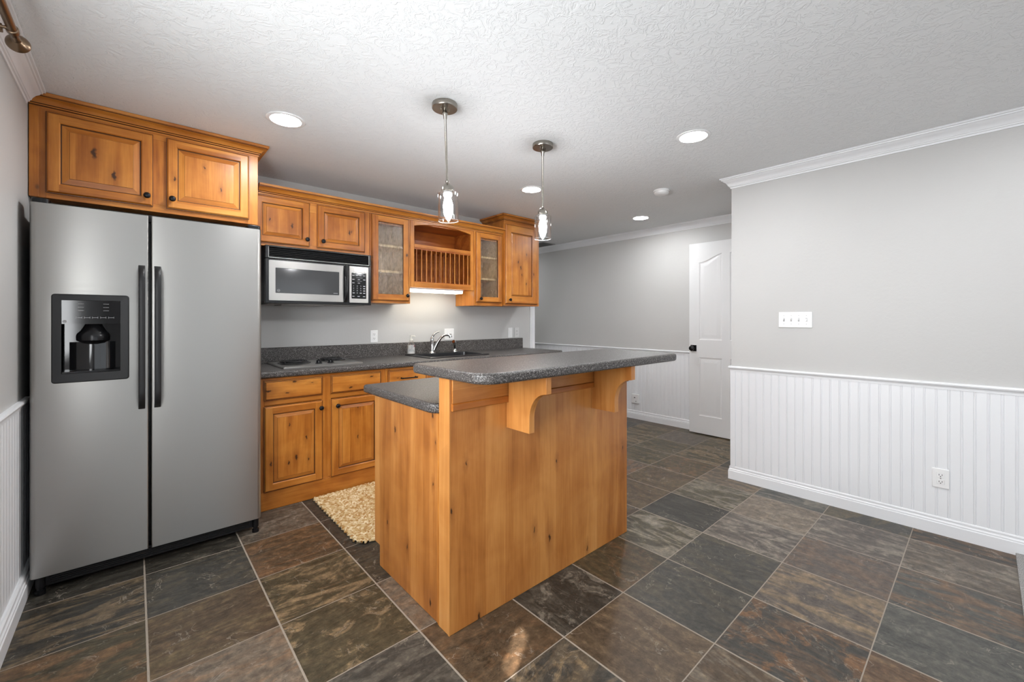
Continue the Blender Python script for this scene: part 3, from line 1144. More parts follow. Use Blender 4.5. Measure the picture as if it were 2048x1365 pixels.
# --- glass door cabinets
def glass_cabinet(x0, x1, z0, dx0, dx1, dz0, dz1, kx, kz, shelves, label, side_fw):
    t = thing('glass_cabinet', label, 'cabinet', ((x0 + x1) / 2, .82, z0))
    mb = MB()
    mb.box(x0, x0 + .017, YU + .02, YK - .003, z0, UZ1 - .007, 0).box(x1 - .017, x1, YU + .02, YK - .003, z0, UZ1 - .007, 0)
    mb.box(x0 + .017, x1 - .017, YU + .02, YK - .012, z0, z0 + .017, 1).box(x0 + .017, x1 - .017, YU + .02, YK - .012, UZ1 - .025, UZ1 - .007, 1)
    mb.build('cabinet_body', [M['wood_z'], M['wood_x']], t, smooth=0)
    mb = MB()
    mb.box(x0 + .017, x1 - .017, YK - .012, YK - .003, z0, UZ1 - .007, 0)
    mb.box(x0 + .017, x0 + .019, YU + .021, YK - .012, z0 + .017, UZ1 - .025, 0).box(x1 - .019, x1 - .017, YU + .021, YK - .012, z0 + .017, UZ1 - .025, 0)
    mb.build('lining', M['cream'], t, smooth=0)
    mb = MB()
    face_frame(mb, x0, x1, z0, UZ1 - .007, YU, YU + .02, .040, .075, low=.035)
    mb.build('face_frame', DW, t, smooth=0, bevel=.0012)
    d = door(t, dx0, dx1, dz0, dz1, YU, .052, 0, kx, kz, hole=True)
    p = MB().box(dx0 + .050, dx1 - .050, YU - .008, YU - .004, dz0 + .050, dz1 - .050).build('glass_pane', M['rain'], d, smooth=0)
    p['label'] = 'textured rain glass pane'
    for z in shelves:
        MB().box(x0 + .020, x1 - .020, YU + .035, YK - .014, z - .018, z, 0).build('shelf', M['cream'], t, bevel=.001)
    return t


glass_cabinet(1.415, 1.789, 1.397, 1.432, 1.772, 1.417, 2.139, 1.746, 1.465, (1.902, 1.680),
              'wood cabinet with a rain glass door, beside the microwave', .05)
glass_cabinet(2.496, 2.866, 1.397, 2.511, 2.849, 1.430, 2.138, 2.558, 1.467, (1.906, 1.682),
              'narrow glass door wood cabinet between plate rack and tall end cabinet', .05)


# --- plate rack cabinet
def plate_rack():
    x0, x1, z0, z1 = 1.791, 2.494, 1.546, UZ1 - .007
    t = thing('plate_rack_cabinet', 'open wood cabinet with arched top shelf and dowel plate rack', 'cabinet', ((x0 + x1) / 2, .82, z0))
    mb = MB()
    mb.box(x0, x0 + .018, YU + .02, YK - .003, z0, z1, 0).box(x1 - .018, x1, YU + .02, YK - .003, z0, z1, 0)
    mb.box(x0 + .018, x1 - .018, YK - .012, YK - .003, z0, z1, 0)
    mb.box(x0 + .018, x1 - .018, YU + .02, YK - .012, z0, z0 + .018, 1).box(x0 + .018, x1 - .018, YU + .02, YK - .012, z1 - .02, z1, 1)
    mb.build('cabinet_body', [M['wood_in'], M['wood_in']], t, smooth=0)
    mb = MB()
    a, b = 1.830, 2.452
    mb.box(x0, a, YU, YU + .02, z0, z1, 0).box(b, x1, YU, YU + .02, z0, z1, 0)
    mb.box(a, b, YU, YU + .02, z0, 1.592, 1)
    arch = []
    n = 24
    for k in range(n + 1):
        u = k / n
        x = a + (b - a) * u
        arch.append((x, 2.098 + .036 * math.sin(math.pi * u) ** .8))
    mb.prism(arch + [(b, z1), (a, z1)], 'y', YU, YU + .02, 1)
    mb.build('face_frame', DW, t, smooth=20, bevel=.0012)
    MB().box(a, b, YU - .001, YK - .014, 1.902, 1.934, 0).build('shelf', M['wood_x'], t, bevel=.0015)
    rails = MB()
    rails.box(a, b, YU + .004, YU + .018, 1.890, 1.902, 0).box(a, b, YU + .004, YU + .018, 1.592, 1.600, 0)
    rails.build('rack_rail', M['wood_in'], t)
    nd = 12
    for k in range(nd):
        x = a + .028 + (b - a - .056) * k / (nd - 1)
        MB().lathe([(.0055, 1.5925), (.0055, 1.9015)], (x, YU + .010, 0), 'z', 10).build('dowel', M['wood_z'], t)
    for k in range(nd):
        x = a + .028 + (b - a - .056) * k / (nd - 1)
        MB().lathe([(.0055, 1.566), (.0055, 1.9015)], (x, YU + .20, 0), 'z', 8).build('dowel', M['wood_in'], t)


plate_rack()

# --- tall end cabinet
YT = .630
tc = thing('wall_cabinet', 'taller single-door knotty wood cabinet at the right end of the run', 'cabinet', (3.13, .81, 1.404))
MB().box(2.868, 3.389, YT + .02, YK - .002, 1.404, 2.352).build('cabinet_body', M['wood_z'], tc)
mb = MB()
face_frame(mb, 2.868, 3.389, 1.404, 2.352, YT, YT + .02, .030, .085, low=.035)
mb.build('face_frame', DW, tc, smooth=0, bevel=.0012)
door(tc, 2.876, 3.352, 1.424, 2.268, YT, .078, .020, 2.928, 1.466, at=((3.183, 1.969, .012), (3.058, 1.877, .012), (3.094, 1.817, .016), (3.178, 1.646, .010), (3.289, 1.759, .012), (3.110, 1.740, .010)))
mb = MB()
crown(mb, [(3.389, YK - .003), (3.389, YT), (2.868, YT), (2.868, YK - .003)], 2.300)
if min(p[1] for p in mb.v) > YT - .01:
    mb = MB()
    crown(mb, [(3.389, YK - .003), (3.389, YT), (2.868, YT), (2.868, YK - .003)][::-1], 2.300)
mb.build('crown_molding', DW, tc, smooth=30)

# --- continuous crown over the lower wall cabinets
mb = MB()
crown(mb, [(.610, YU), (2.866, YU)], 2.146)
if min(p[1] for p in mb.v) > YU - .01:
    mb = MB()
    crown(mb, [(2.866, YU), (.610, YU)], 2.146)
o = mb.build('crown_molding', DW, smooth=30, loc=(1.71, YU, 2.146))
tag(o, 'long stained crown molding running along the tops of the lower wall cabinets', 'molding')

# --- under-cabinet light
uf = thing('undercabinet_light', 'glowing white fluorescent light strip under the plate rack', 'light', (2.10, .76, 1.546))
MB().box(1.795, 2.400, .705, .830, 1.536, 1.5455).build('housing', M['plastic_w'], uf)
MB().prism(rrect(.707, .828, 1.512, 1.5355, .008, 3), 'x', 1.803, 2.392).build('lens', M['fluor'], uf)


# --- base cabinets
BF = .39


def base_cabinet(x0, x1, label, drawers, doors, pulls=(), mids=(), top=.868, dk=(), kk=()):
    t = thing('base_cabinet', label, 'cabinet', ((x0 + x1) / 2, .70, 0))
    MB().box(x0, x1, BF + .02, YK - .004, 0, top).build('cabinet_body', M['wood_z'], t)
    mb = MB()
    face_frame(mb, x0, x1, .122, .868, BF, BF + .02, .036, .028, mids=mids, rails=((.690, .722),), low=.012)
    mb.build('face_frame', DW, t, smooth=0, bevel=.0012)
    MB().box(x0, x1, BF - .004, BF + .02, .002, .122, 0).build('toe_board', M['wood_x'], t, bevel=.002)
    for a, b in drawers:
        mb = MB()
        slab_drawer(mb, a, b, .722, .853, BF)
        mine = [(u - t.location.x, None, v, r_) for u, v, r_ in kk if a < u < b]
        dr = mb.build('drawer_front', [DW[0], wood('amber_drawer_with_knots', 'x', tint=W_T, at=mine) if mine else DW[1], DW[2]], t, smooth=25)
        for pa, pb in pulls:
            if a < pa < b:
                pm = MB()
                for px in (pa, pb):
                    pm.lathe([(.008, 0), (.006, -.004), (.0045, -.020), (.006, -.026)], (px, BF - .020, .785), 'y', 10)
                pm.tube([(pa - .008, BF - .045, .785), (pb + .008, BF - .045, .785)], .0050, 10)
                pm.build('pull_handle', M['iron'], dr)
    for a, b, kx in doors:
        door(t, a, b, .124, .684, BF, .048, .030, kx, .634, at=[q for q in dk if a < q[0] < b])
    return t


base_cabinet(.560, 1.430, 'knotty wood base cabinet with two doors under the cooktop', ((.591, .957), (1.013, 1.392)), ((.591, .957, .941), (1.015, 1.392, 1.055)), mids=((.985, .065),),
             dk=((.742, .550, .009), (.848, .442, .009), (.782, .319, .013), (.736, .292, .010), (.860, .291, .008), (.630, .306, .012), (1.208, .605, .010), (1.208, .381, .009)),
             kk=((.772, .834, .010), (.883, .816, .006), (.615, .787, .014), (.728, .764, .009), (1.156, .754, .010), (1.311, .820, .009)))
base_cabinet(1.432, 1.812, 'wood drawer base with black bar pull, partly behind island counter', ((1.449, 1.792),), ((1.449, 1.792, 1.755),), pulls=((1.560, 1.685),), kk=((1.527, .790, .007),))
base_cabinet(1.814, 2.710, 'wood sink base cabinet directly below the black sink', ((1.840, 2.245), (2.285, 2.685)), ((1.840, 2.245, 2.21), (2.285, 2.685, 2.32)), top=.735)
base_cabinet(2.712, 3.460, 'wood base cabinet at the open right end of the counter', ((2.735, 3.070), (3.105, 3.435)), ((2.735, 3.070, 3.035), (3.105, 3.435, 3.14)))

# --- countertop with backsplash, sink cut out
SX0, SX1, SY0, SY1 = 1.875, 2.545, .455, .940


def nose(y0, y1, z0, z1, r):
    pts = []
    for k in range(7):
        a = R(180 + 90 * k / 6)
        pts.append((y0 + r + r * math.cos(a), z0 + r + r * math.sin(a)))
    pts += [(y1, z0), (y1, z1)]
    for k in range(7):
        a = R(90 + 90 * k / 6)
        pts.append((y0 + r + r * math.cos(a), z1 - r + r * math.sin(a)))
    return pts


ct = thing('countertop', 'dark speckled laminate countertop with backsplash along the kitchen wall', 'countertop', (2.0, .66, .872))
mb = MB()
prof = nose(.355, .9645, .872, .915, .014)
mb.prism(prof, 'x', .558, SX0 + .03)
mb.prism(prof, 'x', SX1 - .03, 3.478)
mb.prism(nose(.355, SY0 + .03, .872, .915, .014), 'x', SX0 + .03, SX1 - .03)
mb.box(SX0 + .03, SX1 - .03, SY1 - .03, .9645, .872, .915)
mb.build('worktop', M['counter'], ct, smooth=30)
MB().box(.558, 3.457, .965, YK - .0015, .872, 1.035).build('backsplash', M['counter'], ct, bevel=.004)


# ------------------------------------------------------------------ sink, tap, sprayer, soap
def sink():
    t = thing('sink', 'black drop-in sink set into the countertop below the plate rack', 'sink', ((SX0 + SX1) / 2, .70, .9155))
    z = .9155
    mb = MB()
    bx0, bx1, by0, by1 = SX0 + .045, SX1 - .045, SY0 + .045, SY1 - .115
    outer = rrect(SX0, SX1, SY0, SY1, .03, 6)
    rim = rrect(SX0 + .006, SX1 - .006, SY0 + .006, SY1 - .006, .028, 6)
    inn = rrect(bx0, bx1, by0, by1, .05, 6)
    low = rrect(bx0 + .012, bx1 - .012, by0 + .012, by1 - .012, .05, 6)
    n = len(outer)
    loops = [(outer, z), (outer, z + .006), (rim, z + .010), (inn, z + .009), (low, z - .165)]
    for (a, za), (b, zb) in zip(loops, loops[1:]):
        mb.add([(x, y, za) for x, y in a] + [(x, y, zb) for x, y in b], [(i, (i + 1) % n, n + (i + 1) % n, n + i) for i in range(n)])
    mb.add([(x, y, z - .165) for x, y in low], [tuple(range(n))])
    mb.build('basin', M['sink'], t, smooth=40)
    MB().lathe([(.045, 0), (.045, .003), (.030, .004), (.028, .002), (0, .002)], ((bx0 + bx1) / 2, (by0 + by1) / 2, z - .1645), 'z', 24).build('drain', M['chrome'], t)


sink()

fa = thing('faucet', 'chrome single-lever kitchen faucet with arched spout at the sink', 'faucet', (2.150, .882, .9258))
fx, fy, fz = 2.150, .882, .9258
MB().lathe([(.036, 0), (.036, .004), (.030, .009), (.022, .013), (.0195, .020), (.0185, .110), (.020, .125), (.019, .145), (.012, .158), (0, .160)], (fx, fy, fz), 'z', 24).build('body', M['chrome'], fa, smooth=50)
MB().tube([(fx, fy, fz + .145), (fx + .004, fy - .004, fz + .165), (fx + .018, fy - .010, fz + .187), (fx + .042, fy - .018, fz + .203), (fx + .066, fy - .026, fz + .210)],
          [.013, .012, .010, .008, .0065], 12).build('lever', M['chrome'], fa, smooth=60)
sp = []
for k in range(13):
    u = k / 12
    sp.append((fx + .018 + .125 * u, fy - .010 - .070 * u, fz + .030 + .148 * math.sin(min(1.0, u * 1.12) * math.pi * .55) ** .85))
MB().tube(sp, [.015 - .003 * k / 12 for k in range(13)], 14).build('spout', M['chrome'], fa, smooth=60)
e = Vector(sp[-1])
MB().tube([e + Vector((-.004, .002, .006)), e + Vector((.010, -.006, -.004)), e + Vector((.016, -.010, -.026))], [.0135, .0165, .0165], 14).build('spray_head', M['chrome'], fa, smooth=60)

sy = thing('side_sprayer', 'small chrome side sprayer to the right of the faucet', 'sprayer', (2.418, .882, .9258))
MB().lathe([(.029, 0), (.029, .004), (.024, .013), (.017, .019), (.015, .030)], (2.418, .882, .9258), 'z', 20).build('base', M['chrome'], sy, smooth=50)
MB().tube([(2.418, .882, .9558), (2.418, .882, .985), (2.414, .880, 1.008), (2.402, .874, 1.026), (2.392, .868, 1.032)], [.014, .016, .017, .020, .017], 14).build('spray_head', M['chrome'], sy, smooth=60)

so = thing('soap_bottle', 'clear pump soap bottle with floral label on the left sink rim', 'bottle', (1.915, .870, .9258))
c = (1.915, .870, .9258)
MB().lathe([(.030, 0), (.033, .004), (.033, .095), (.030, .108), (.018, .122), (.016, .132)], c, 'z', 22).build('bottle_body', M['soap'], so, smooth=50)


def label_mat():
    m, nt, b = new_mat('floral_label')
    v, _ = obj_coords(nt)
    vo = N(nt, 'ShaderNodeTexVoronoi', inp={'Scale': 38.0})
    L(nt, v, vo.inputs['Vector'])
    s = N(nt, 'ShaderNodeSeparateColor')
    L(nt, vo.outputs['Color'], s.inputs[0])
    r = ramp(nt, [(0.0, (0.55, 0.54, 0.52)), (0.50, (0.40, 0.40, 0.40)), (0.72, (0.45, 0.30, 0.16)), (0.84, (0.22, 0.03, 0.06))], 'CONSTANT')
    L(nt, s.outputs[0], r.inputs[0])
    L(nt, r.outputs[0], b.inputs['Base Color'])
    b.inputs['Roughness'].default_value = 0.4
    return m


M['floral'] = label_mat()
lm = MB()
lm.lathe([(.0325, .008), (.0336, .008), (.0336, .088), (.0325, .088)], c, 'z', 22)
lm.build('label', M['floral'], so, smooth=50)
MB().lathe([(.017, .1325), (.017, .146), (.008, .148), (.008, .172), (.012, .173), (.012, .180), (0, .181)], c, 'z', 18).tube([(1.915, .870, 1.100), (1.945, .858, 1.099), (1.950, .856, 1.092)], .0045, 8).build('pump', M['plastic_i'], so, smooth=50)


# ------------------------------------------------------------------ cooktop
def cooktop():
    x0, x1, y0, y1, z = .722, 1.285, .462, .935, .9155
    t = thing('cooktop', 'stainless steel cooktop with black coil burners and two black knobs', 'cooktop', ((x0 + x1) / 2, .70, z))
    mb = MB()
    a = rrect(x0, x1, y0, y1, .010, 3)
    b = rrect(x0 + .006, x1 - .006, y0 + .006, y1 - .006, .010, 3)
    b2 = rrect(x0 + .020, x1 - .020, y0 + .020, y1 - .020, .010, 3)
    n = len(a)
    for (p, zp), (q, zq) in zip([(a, z), (a, z + .007), (b, z + .012), (b2, z + .009)], [(a, z + .007), (b, z + .012), (b2, z + .009)]):
        mb.add([(u, w, zp) for u, w in p] + [(u, w, zq) for u, w in q], [(i, (i + 1) % n, n + (i + 1) % n, n + i) for i in range(n)])
    mb.add([(u, w, z + .009) for u, w in b2], [tuple(range(n))])
    mb.build('steel_plate', M['steel'], t, smooth=30)
    zb = z + .010
    for cx, cy, r in ((.868, .745, .098), (1.165, .805, .088)):
        bm_ = MB()
        bm_.lathe([(r + .014, 0), (r + .016, .003), (r + .010, .005), (r * .9, .001), (0, .001)], (cx, cy, zb), 'z', 32)
        bo = bm_.build('drip_pan', M['black_g'], t, smooth=40)
        pts = []
        turns = 3.6
        for k in range(120):
            u = k / 119
            an = 2 * math.pi * turns * u
            rr = .016 + (r - .018) * u
            pts.append((cx + rr * math.cos(an), cy + rr * math.sin(an), zb + .013))
        MB().tube(pts, .0062, 8).build('coil', M['coil'], bo, smooth=60)
    for cx, cy in ((1.000, .600), (1.088, .605)):
        MB().lathe([(.024, 0), (.024, .004), (.018, .006), (.017, .022), (.015, .024), (0, .024)], (cx, cy, z + .0095), 'z', 20).box(cx - .003, cx + .003, cy - .019, cy + .019, z + .030, z + .040).build('knob', M['black'], t, smooth=40)


cooktop()


# ------------------------------------------------------------------ refrigerator
def fridge():
    t = thing('refrigerator', 'stainless steel side-by-side refrigerator with black handles and ice dispenser', 'refrigerator', (.06, .55, 0))
    yf = .10
    MB().box(-.382, .516, .185, .93, .055, 1.765).build('cabinet_body', M['black_m'], t, bevel=.006)
    DX0, DX1, DZ0, DZ1 = -.290, -.089, 1.003, 1.347   # dispenser hole

    def dprof(x0, x1, rl, rr):
        """door outline seen from above, with rounded front edges and a slight crown"""
        pts = [(x1, yf + .075), (x0, yf + .075)]
        if rl > 0:
            for k in range(7):
                a = R(180 + 90 * k / 6)
                pts.append((x0 + rl + rl * math.cos(a), yf + rl + rl * math.sin(a)))
        else:
            pts.append((x0, yf))
        if rr > 0:
            for k in range(7):
                a = R(270 + 90 * k / 6)
                pts.append((x1 - rr + rr * math.cos(a), yf + rr + rr * math.sin(a)))
        else:
            pts.append((x1, yf))
        return pts
    mb = MB()
    x0, x1 = -.390, .0165
    mb.prism(dprof(x0, x1, .022, .006), 'z', .085, DZ0)
    mb.prism(dprof(x0, x1, .022, .006), 'z', DZ1, 1.787)
    mb.prism(dprof(x0, DX0, .022, 0), 'z', DZ0, DZ1)
    mb.prism(dprof(DX1, x1, 0, .006), 'z', DZ0, DZ1)
    ld = mb.build('door', M['steel'], t, smooth=50)
    mb = MB()
    mb.prism(dprof(.0275, .524, .006, .022), 'z', .085, 1.787)
    rd = mb.build('door', M['steel'], t, smooth=50)
    MB().box(-.372, .506, .1755, .1845, .09, 1.78).build('gasket', M['black'], t)

    def handle(parent, x0, x1):
        mb = MB()
        z0, z1 = .803, 1.531
        n = 24
        rings = []
        for k in range(n + 1):
            u = k / n
            z = z0 + (z1 - z0) * u
            e = min(u, 1 - u)
            out = .052 * (1 - max(0.0, 1 - e / .10) ** 2.2)
            th = .016 + .012 * max(0, 1 - e / .12)
            rings.append((z, yf - out - .004, th))
        cx, hw = (x0 + x1) / 2, (x1 - x0) / 2
        vs, fs = [], []
        m = 12
        for z, yo, th in rings:
            for j in range(m):
                a = 2 * math.pi * j / m
                ca, sa = math.cos(a), math.sin(a)
                px = cx + hw * math.copysign(abs(ca) ** .55, ca)
                py = yo + th / 2 + th / 2 * math.copysign(abs(sa) ** .55, sa)
                vs.append((px, min(py, yf + .0005), z))
        for i in range(n):
            for j in range(m):
                fs.append((i * m + j, i * m + (j + 1) % m, (i + 1) * m + (j + 1) % m, (i + 1) * m + j))
        fs += [tuple(range(m)), tuple(n * m + j for j in range(m))]
        mb.add(vs, fs)
        h = mb.build('handle', M['black_m'], parent, smooth=60)
        h['label'] = 'long black bar handle'
    handle(ld, -.0225, .0035)
    handle(rd, .0385, .0650)
    # ice and water dispenser
    mb = MB()
    ox0, ox1, oz0, oz1 = -.3215, -.0570, .961, 1.375
    o_ = rrect(ox0, ox1, oz0, oz1, .012, 4)
    i_ = rrect(DX0, DX1, DZ0, DZ1, .004, 4)
    n = len(o_)
    for (a, ya), (b, yb_) in (((o_, yf - .0003), (o_, yf - .005)), ((o_, yf - .005), (rrect(ox0 + .004, ox1 - .004, oz0 + .004, oz1 - .004, .010, 4), yf - .009)),
                              ((rrect(ox0 + .004, ox1 - .004, oz0 + .004, oz1 - .004, .010, 4), yf - .009), (i_, yf - .007)), ((i_, yf - .007), (i_, yf + .060))):
        mb.add([(x, ya, z) for x, z in a] + [(x, yb_, z) for x, z in b], [(i, (i + 1) % n, n + (i + 1) % n, n + i) for i in range(n)])
    mb.add([(x, yf + .060, z) for x, z in i_], [tuple(range(n))], 1)
    for q in range(len(mb.m) - 1 - n, len(mb.m)):
        mb.m[q] = 1
    ds = mb.build('ice_dispenser', [M['black_m'], M['black_g']], t, smooth=35)
    ds['label'] = 'black ice and water dispenser recess'
    cpn = MB().prism([(yf - .004, 1.346), (yf + .03, 1.346), (yf + .03, 1.236), (yf - .001, 1.236)], 'x', DX0 + .001, DX1 - .001)
    cpo = cpn.build('control_panel', M['black_g'], ds, smooth=0)
    for xx in (-.232, -.205, -.178, -.150, -.122):
        lt = MB().prism([(xx - .010, 1.261), (xx - .009, 1.261), (xx - .009, 1.2645), (xx + .009, 1.2645), (xx + .009, 1.261), (xx + .010, 1.261), (xx + .010, 1.270), (xx + .009, 1.270), (xx + .009, 1.2660), (xx - .009, 1.2660), (xx - .009, 1.270), (xx - .010, 1.270)], 'y', yf - .0036, yf - .0024)
        lt.build('button_mark', M['letter'], cpo, smooth=0)
    for zz in (1.298, 1.314, 1.330):
        for xx in (-.226, -.140):
            MB().box(xx - .010, xx + .010, yf - .0044, yf - .0034, zz, zz + .0014).build('button_mark', M['letter'], cpo, smooth=0)
    lg = MB()
    cx, cz = -.279, 1.247
    lg.tube([(cx + .0062 * math.cos(a), yf - .0035, cz + .0056 * math.sin(a)) for a in [2 * math.pi * k / 20 for k in range(20)]], .0010, 6, closed=True)
    for s in (-1, 1):
        lg.tube([(cx + s * .0018 + .0016 * math.cos(a), yf - .0033, cz + .0022 * math.sin(a)) for a in [2 * math.pi * k / 12 for k in range(12)]], .0005, 5, closed=True)
    lg.lathe([(.0055, -.0012), (0, -.0013)], (cx, yf - .0012, cz), 'y', 18)
    lgo = lg.build('emblem', M['letter'], ds, smooth=0)
    lgo['label'] = 'small round grey emblem'
    pd = MB()
    px = -.186
    pd.lathe([(.030, .098), (.034, .088), (.046, .066), (.058, .052), (.061, .040), (.060, .020), (.040, .006), (.018, .001), (0, 0)], (px, yf + .052, 1.136), 'z', 24)
    pd.build('paddle', M['black'], ds, smooth=50)
    arc = []
    for k in range(21):
        u = -1 + 2 * k / 20
        arc.append((-.1885 + .080 * u, yf + .0585 - .018 * (1 - u * u)))
    pl = MB().prism(arc, 'z', 1.013, 1.148)
    pl.build('back_plate', M['black_g'], ds, smooth=30)
    MB().box(DX0 + .002, DX1 - .002, yf - .003, yf + .055, 1.004, 1.012).build('drip_tray', M['black_g'], ds)
    # grille, feet, hinge covers
    g = MB()
    g.box(-.370, .505, .150, .184, .022, .078)
    for k in range(5):
        g.box(-.33, .47, .145, .150, .030 + k * .009, .034 + k * .009)
    g.build('grille', M['black_m'], t, smooth=0)
    for xx in (-.358, .497):
        f = MB().lathe([(.018, .001), (.018, .018), (.012, .020), (.012, .030), (.016, .032), (.016, .080)], (xx, .128, 0), 'z', 16)
        f.build('foot', M['black'], t, smooth=40)
    for xa, xb in ((-.386, -.330), (.455, .522)):
        MB().prism(rrect(xa, xb, .118, .24, .014, 4), 'z', 1.788, 1.812).build('hinge_cover', M['black'], t, bevel=.003)
    MB().box(-.330, .455, .150, .30, 1.766, 1.800).build('top_trim', M['black_m'], t)


fridge()


# ------------------------------------------------------------------ microwave
def text(body, size, loc, parent, mat, name, align='CENTER'):
    cu = bpy.data.curves.new(name, 'FONT')
    cu.body = body
    cu.size = size
    cu.align_x = align
    cu.align_y = 'CENTER'
    cu.extrude = .0002
    cu.materials.append(mat)
    tmp = bpy.data.objects.new(name, cu)
    me = bpy.data.meshes.new_from_object(tmp)
    me.name = name
    bpy.data.objects.remove(tmp)
    o = bpy.data.objects.new(name, me)
    COL.objects.link(o)
    o.parent = parent
    o.location = Vector(loc) - origin_of(parent)
    o.rotation_euler = (R(90), 0, 0)
    return o


def microwave():
    x0, x1, z0, z1 = .640, 1.398, 1.372, 1.778
    yf = .580
    t = thing('microwave', 'black and stainless over-range microwave mounted below the short cabinet', 'microwave', ((x0 + x1) / 2, .78, z0))
    MB().box(x0, x1, yf + .034, YK - .002, z0 + .010, z1 + .001).build('cabinet_body', M['black_m'], t, bevel=.003)
    mb = MB()
    mb.box(x0 + .03, x1 - .03, yf + .06, YK - .02, z0 - .004, z0 + .009).box(x0 + .12, x0 + .42, yf + .09, yf + .30, z0 - .012, z0 - .004)
    mb.build('underside_panel', plain('grey_underside', (.30, .29, .27), .5), t, bevel=.002)
    # louvred vent
    mb = MB()
    vz0, vz1 = 1.688, z1
    mb.box(x0, x0 + .020, yf, yf + .034, vz0, vz1).box(x1 - .020, x1, yf, yf + .034, vz0, vz1)
    mb.box(x0 + .020, x1 - .020, yf, yf + .034, vz1 - .012, vz1).box(x0 + .020, x1 - .020, yf, yf + .034, vz0, vz0 + .010)
    v = mb.build('vent', M['black'], t, bevel=.0015)
    mb = MB()
    for k in range(5):
        z = vz0 + .014 + k * .0128
        mb.prism([(yf + .004, z), (yf + .007, z + .0045), (yf + .030, z + .011), (yf + .030, z + .008)], 'x', x0 + .020, x1 - .020)
    mb.build('louvre', M['black_m'], v, smooth=0)
    mb = MB()
    mb.box(x0 + .018, x1 - .018, yf - .0015, yf + .0005, vz0 + .003, vz0 + .0065).box(x0 + .018, x0 + .021, yf - .0015, yf + .0005, vz0 + .003, vz1 - .010).box(x1 - .021, x1 - .018, yf - .0015, yf + .0005, vz0 + .003, vz1 - .010)
    mb.build('vent_trim', M['steel'], v, smooth=0)
    # black door surround, steel frame, window
    mb = MB()
    mb.prism(rrect(x0, 1.214, z0, 1.685, .004, 3), 'y', yf, yf + .033)
    d = mb.build('door', M['black'], t, smooth=30, bevel=.002)
    sx0, sx1, sz0, sz1 = .661, 1.176, 1.392, 1.674
    wx0, wx1, wz0, wz1 = .702, 1.142, 1.444, 1.622
    mb = MB()
    a, b = rrect(sx0, sx1, sz0, sz1, .004, 3), rrect(wx0, wx1, wz0, wz1, .003, 3)
    n = len(a)
    yq = yf - .004
    mb.add([(x, yf - .0002, z) for x, z in a] + [(x, yq, z) for x, z in a], [(i, (i + 1) % n, n + (i + 1) % n, n + i) for i in range(n)])
    mb.add([(x, yq, z) for x, z in a] + [(x, yq, z) for x, z in b], [(i, (i + 1) % n, n + (i + 1) % n, n + i) for i in range(n)])
    mb.add([(x, yq, z) for x, z in b] + [(x, yf - .0008, z) for x, z in b], [(i, (i + 1) % n, n + (i + 1) % n, n + i) for i in range(n)])
    mb.build('steel_frame', M['steel'], d, smooth=30)
    wm = plain('dark_window', (.055, .056, .058), .10)
    MB().box(wx0 + .001, wx1 - .001, yf - .0016, yf - .0006, wz0 + .001, wz1 - .001).build('window', wm, d, smooth=0)
    lg = MB()
    cx, cz = .722, 1.462
    lg.tube([(cx + .0085 * math.cos(q), yf - .0018, cz + .0085 * math.sin(q)) for q in [2 * math.pi * k / 20 for k in range(20)]], .0008, 6, closed=True)
    for s in (-1, 1):
        lg.tube([(cx + s * .003 + .0025 * math.cos(q), yf - .0018, cz + .004 * math.sin(q)) for q in [2 * math.pi * k / 12 for k in range(12)]], .0006, 5, closed=True)
    lg.build('emblem', M['letter'], d, smooth=0)
    MB().box(1.100, 1.132, yf - .0019, yf - .0016, 1.456, 1.4585).build('nameplate', M['letter'], d, smooth=0)
    # bowed black door handle
    pts = []
    for k in range(17):
        u = k / 16
        pts.append((1.190 + .004 * math.sin(math.pi * u), yf - .004 - .034 * math.sin(math.pi * u) ** .6, 1.400 + .270 * u))
    MB().tube(pts, [.009 + .004 * abs(2 * k / 16 - 1) for k in range(17)], 12).build('handle', M['black'], d, smooth=60)
    # control panel
    mb = MB()
    mb.prism(rrect(1.2155, x1, z0, 1.685, .004, 3), 'y', yf, yf + .033)
    cpn = mb.build('control_panel', M['black'], t, smooth=30, bevel=.002)
    MB().prism(rrect(1.222, 1.374, 1.390, 1.676, .004, 3), 'y', yf - .003, yf - .0003).build('steel_face', M['steel'], cpn, smooth=30)
    MB().prism(rrect(1.238, 1.356, 1.422, 1.626, .004, 3), 'y', yf - .0045, yf - .0031).build('keypad', M['black_g'], cpn, smooth=0)
    MB().prism(rrect(1.262, 1.334, 1.638, 1.665, .002, 3), 'y', yf - .0042, yf - .0031).build('display_bezel', plain('silver_bezel', (.70, .70, .70), .3, .6), cpn, smooth=0)
    MB().box(1.268, 1.300, yf - .0052, yf - .0043, 1.644, 1.660).box(1.312, 1.326, yf - .0052, yf - .0043, 1.647, 1.656).build('display', M['lcd'], cpn, smooth=0)
    def legend(xa, xb, za, zb):
        MB().box(xa, xb, yf - .0050, yf - .0046, za, zb).build('key_legend', M['letter'], cpn, smooth=0)
    for z, xs in ((1.606, (1.252, 1.280, 1.308, 1.338)), (1.574, (1.252, 1.296, 1.340)), (1.546, (1.252, 1.296)), (1.440, (1.252, 1.294, 1.338))):
        for x in xs:
            legend(x - .009, x + .009, z - .0022, z + .0022)
    legend(1.275, 1.325, 1.588, 1.5892)
    legend(1.280, 1.320, 1.560, 1.5612)
    for r_ in range(4):
        z = 1.522 - r_ * .0185
        legend(1.331, 1.347, z - .003, z + .003)
    legend(1.246, 1.262, z - .003, z + .003)
    legend(1.303, 1.319, z - .003, z + .003)
    rows = ['123', '456', '789', ' 0 ']
    for r_, row in enumerate(rows):
        z = 1.522 - r_ * .0185
        for k, chx in enumerate(row):
            if chx != ' ':
                text(chx, .014, (1.254 + k * .0285, yf - .0048, z), cpn, M['letter'], 'key_digit')


microwave()


# ------------------------------------------------------------------ island
IX0, IX1 = .897, 2.136


